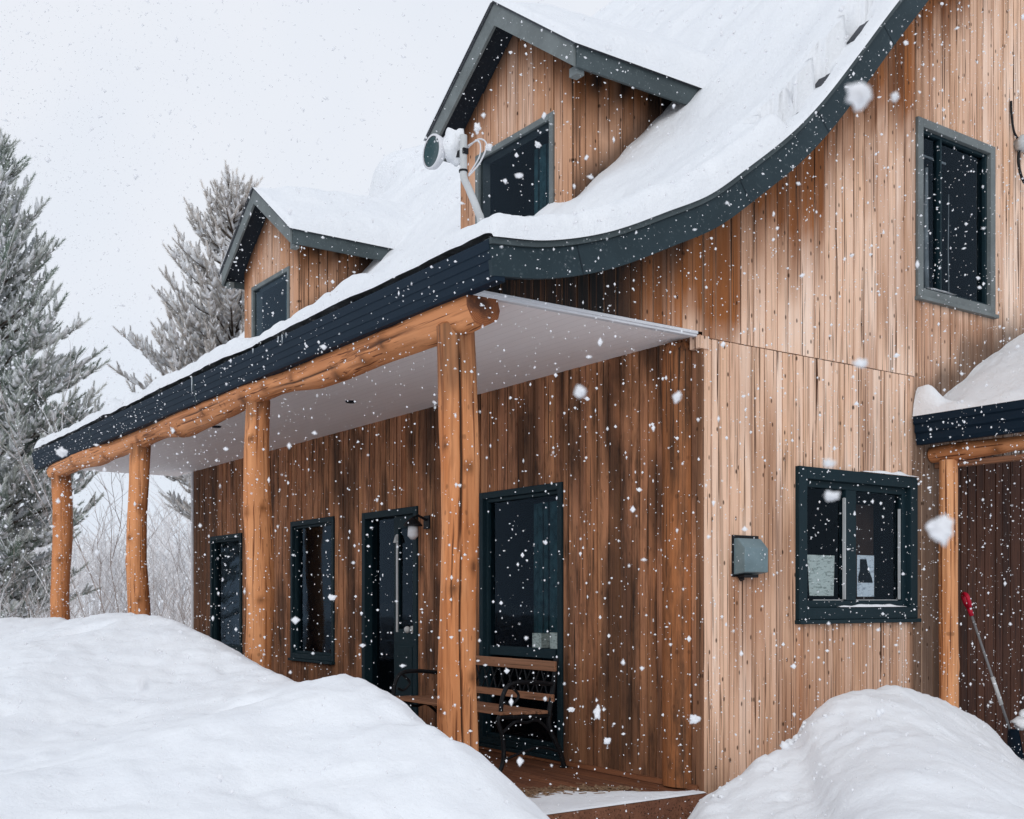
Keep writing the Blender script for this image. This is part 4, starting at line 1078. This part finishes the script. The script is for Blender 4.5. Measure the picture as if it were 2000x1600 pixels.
# far-off wood, one mass
V = []; rnd = random.Random(3); m = MB()
for i in range(420):
    px = rnd.uniform(-500, 560); dp = rnd.uniform(55, 95); x, y = plan(px, dp); h = rnd.uniform(3.0, 6.5) * (1 + .25 * n3(px * .01, 0))
    m.tube([(x, y, -1), (x + rnd.uniform(-.3, .3), y, h * .5), (x + rnd.uniform(-.4, .4), y, h)], [.09, .06, .02], 4, cap=False)
    for k in range(16):
        z = h * rnd.uniform(.3, 1.); a = rnd.uniform(0, 6.28); l = rnd.uniform(.6, 1.5)
        m.tube([(x, y, z), (x + math.cos(a) * l, y + math.sin(a) * l, z + l * .9)], [.03, .012], 3, cap=False)
M['fartwig'] = plain('haze_pale_far_twigs', (.74, .72, .72), .95, .1, .2, 9.)  # distance haze put into the twigs as a pale base colour
o = m.build('far_wood', M['fartwig'], None); tag(o, 'hazy bare wood far behind the house', 'wood', kind='stuff')

# ------------------------------------------------------------------ falling snow
rs2 = np.random.RandomState(9)
nF = 240000
P_ = np.column_stack([rs2.uniform(-7.5, 6, nF), rs2.uniform(-5.2, 9.5, nF), rs2.uniform(-.3, 6.8, nF)])
dx = P_[:, 0] - CAM.x; dy = P_[:, 1] - CAM.y
fwd = dx * FW.x + dy * FW.y
keep = ((P_[:, 1] < -.45) | (P_[:, 0] < -2.05)) & (fwd > 1.9) & (np.abs(dx * RT.x + dy * RT.y) < .62 * fwd + .6)
P_ = P_[keep]; nF = len(P_)
ico = np.array([(0,0,1),(1,0,0),(0,1,0),(-1,0,0),(0,-1,0),(0,0,-1)], float)
icf = np.array([(0,1,2),(0,2,3),(0,3,4),(0,4,1),(5,2,1),(5,3,2),(5,4,3),(5,1,4)])
size = np.clip(rs2.lognormal(math.log(.0029), .48, nF), .0013, .0062)
V = ico[None] * size[:, None, None] * rs2.uniform(.35, 1.5, (nF, 6, 1)) * rs2.uniform(.5, 1.4, (nF, 1, 3)) + P_[:, None, :]
F = (icf[None] + (np.arange(nF) * 6)[:, None, None]).reshape(-1, 3)
o = np_mesh('falling_snow', V.reshape(-1, 3), F, M['flake'], None)
tag(o, 'countless small snowflakes falling in front of the house', 'snowfall', kind='stuff'); print('flakes', nF)
def bigflake(pos, r, label, seed, sh=(1, 1, 1)):
    m = MB(); c = Vector((0, 0, 0)); rnd = random.Random(seed)
    m.blob(c, (r*sh[0], r*sh[1], r*sh[2]), seg=16, rings=10, jit=.9, seed=seed)
    for k in range(3):
        q = Vector((rnd.uniform(-1, 1)*sh[0], rnd.uniform(-1, 1)*sh[1], rnd.uniform(-1, 1)*sh[2])) * r * .7
        m.blob(q, (r*.5, r*.5, r*.5), seg=8, rings=6, jit=.6, seed=seed + k)
    o = m.build('snowflake', M['flake'], None, smooth=True, loc=tuple(pos)); tag(o, label, 'snowflake', 'big snowflakes drifting close by')
def at(px, py, d):
    p = CAM + FW * d + RT * ((px - 1000) / 2202 * d); p.z += (1172 - py) / 2202 * d; return p
for i, (px, py, d, r, lb, s_) in enumerate([
    (1678, 186, 0.72, .0078, 'largest snowflake at top right, over the curved roof edge', (1, .8, .75)),
    (1838, 1036, 0.80, .0078, 'large slanted snowflake in front of the right porch post', (.9, .9, 1.0)),
    (1133, 765, 0.95, .0042, 'soft snowflake under the porch ceiling, right of the cracked post', (1, 1, 1)),
    (1322, 776, 1.25, .0050, 'bright snowflake in front of the corner log top', (.8, .8, 1)),
    (1680, 710, 1.0, .0052, 'snowflake over the seam line between upper and lower gable boards', (1, .9, .7)),
    (1624, 968, 1.0, .0058, 'oval snowflake at the upper left of the ground floor gable window', (1.1, 1, .6)),
    (1618, 905, 0.9, .0040, 'faint snowflake on the top frame of the ground floor gable window', (1, 1, .7)),
    (1167, 1392, 2.4, .0095, 'tall snowflake low in front of the brown porch wall', (.6, .6, 1.4)),
    (1356, 1405, 2.3, .0095, 'snowflake at the bottom of the house corner', (1.2, 1, .8)),
    (121, 884, 2.2, .0090, 'snowflake beside the left end of the gutter', (1, 1, 1)),
    (1186, 1447, 2.6, .0070, 'small round snowflake just above the deck boards', (1, 1, .9)),
    (932, 250, 2.3, .0080, 'snowflake on the upper left of the near dormer boards', (.8, .8, 1.1)),
    (955, 288, 2.6, .0070, 'snowflake at the upper left corner of the near dormer window', (1, 1, .9)),
    (1050, 283, 3.0, .0075, 'snowflake at the right side of the near dormer glass', (1, 1, .9)),
    (280, 1335, 0.7, .0036, 'dim blurred snowflake in front of the left snowbank', (.7, .7, 1.2)),
    (1748, 188, 1.0, .0030, 'small snowflake right of the largest one', (1, 1, 1)),
    (650, 1167, 3.2, .0085, 'snowflake at the right edge of the narrow porch window', (1.2, 1, .7)),
    (1116, 1386, 3.4, .0080, 'snowflake beside the bench arm', (1.2, 1, .7))]):
    bigflake(at(px, py, d), r, lb, 100 + i * 7, s_)

# ------------------------------------------------------------------ haze
m = MB(); m.box((-70, -30, -2.), (90, 120, 16.))
N = NT('snowy_air'); N.t.nodes.remove(N.out); out = N.n('OutputMaterial')
pv = N.n('VolumePrincipled'); pv.inputs['Color'].default_value = (.95, .96, .98, 1); pv.inputs['Density'].default_value = .0014; pv.inputs['Anisotropy'].default_value = .1
N.l(pv.outputs[0], out.inputs['Volume'])
HAZE = False
if HAZE:
    o = m.build('haze', N.mat, None); tag(o, kind='stuff'); o['label'] = 'pale snowy air softening the far trees'

# ------------------------------------------------------------------ light, sky, camera
wd = bpy.data.worlds.new('World'); sc.world = wd; wd.use_nodes = True
nt = wd.node_tree; nt.nodes.clear()
ow = nt.nodes.new('ShaderNodeOutputWorld'); bg = nt.nodes.new('ShaderNodeBackground'); bg.inputs['Strength'].default_value = .086
sky = nt.nodes.new('ShaderNodeTexSky'); sky.sky_type = 'NISHITA'; sky.sun_disc = False; sky.sun_elevation = R(23.5); sky.sun_rotation = math.atan2(-.66, -.64)
tc = nt.nodes.new('ShaderNodeTexCoord'); nz = nt.nodes.new('ShaderNodeTexNoise'); nz.inputs['Scale'].default_value = 1.6; nz.inputs['Detail'].default_value = 4.
nt.links.new(tc.outputs['Generated'], nz.inputs['Vector'])
cr_ = nt.nodes.new('ShaderNodeMix'); cr_.data_type = 'RGBA'
cr_.inputs[6].default_value = (6.7, 7.45, 8.6, 1); cr_.inputs[7].default_value = (8.1, 8.4, 9.0, 1)
mr = nt.nodes.new('ShaderNodeMapRange'); mr.inputs[1].default_value = .38; mr.inputs[2].default_value = .62
nt.links.new(nz.outputs['Fac'], mr.inputs[0]); nt.links.new(mr.outputs[0], cr_.inputs[0])
mw = nt.nodes.new('ShaderNodeMix'); mw.data_type = 'RGBA'; mw.inputs[0].default_value = .96
nt.links.new(sky.outputs[0], mw.inputs[6]); nt.links.new(cr_.outputs[2], mw.inputs[7])
nt.links.new(mw.outputs[2], bg.inputs['Color']); nt.links.new(bg.outputs[0], ow.inputs['Surface'])
sl_ = bpy.data.lights.new('sun', 'SUN'); sl_.energy = .85; sl_.angle = R(40); sl_.color = (1, .97, .93)
so = bpy.data.objects.new('sun', sl_); COL.objects.link(so); so.rotation_euler = Vector((.66, .64, -.40)).to_track_quat('-Z', 'Y').to_euler()
cam = bpy.data.cameras.new('camera'); cam.sensor_width = 36; cam.lens = 36 * 2202 / 2000; cam.shift_y = 372 / 2000
cam.clip_start = .05; cam.clip_end = 2000
cam.dof.use_dof = True; cam.dof.focus_distance = 7.5; cam.dof.aperture_fstop = 8.5
co = bpy.data.objects.new('camera', cam); COL.objects.link(co); co.location = CAM
co.rotation_euler = (R(90), 0, math.atan2(-.5753, .8179))
sc.camera = co
sc.view_settings.view_transform = 'Standard'; sc.view_settings.look = 'None'; sc.view_settings.gamma = 1; sc.view_settings.exposure = .30
sc.cycles.max_bounces = 8; sc.cycles.volume_bounces = 1; sc.cycles.transparent_max_bounces = 12
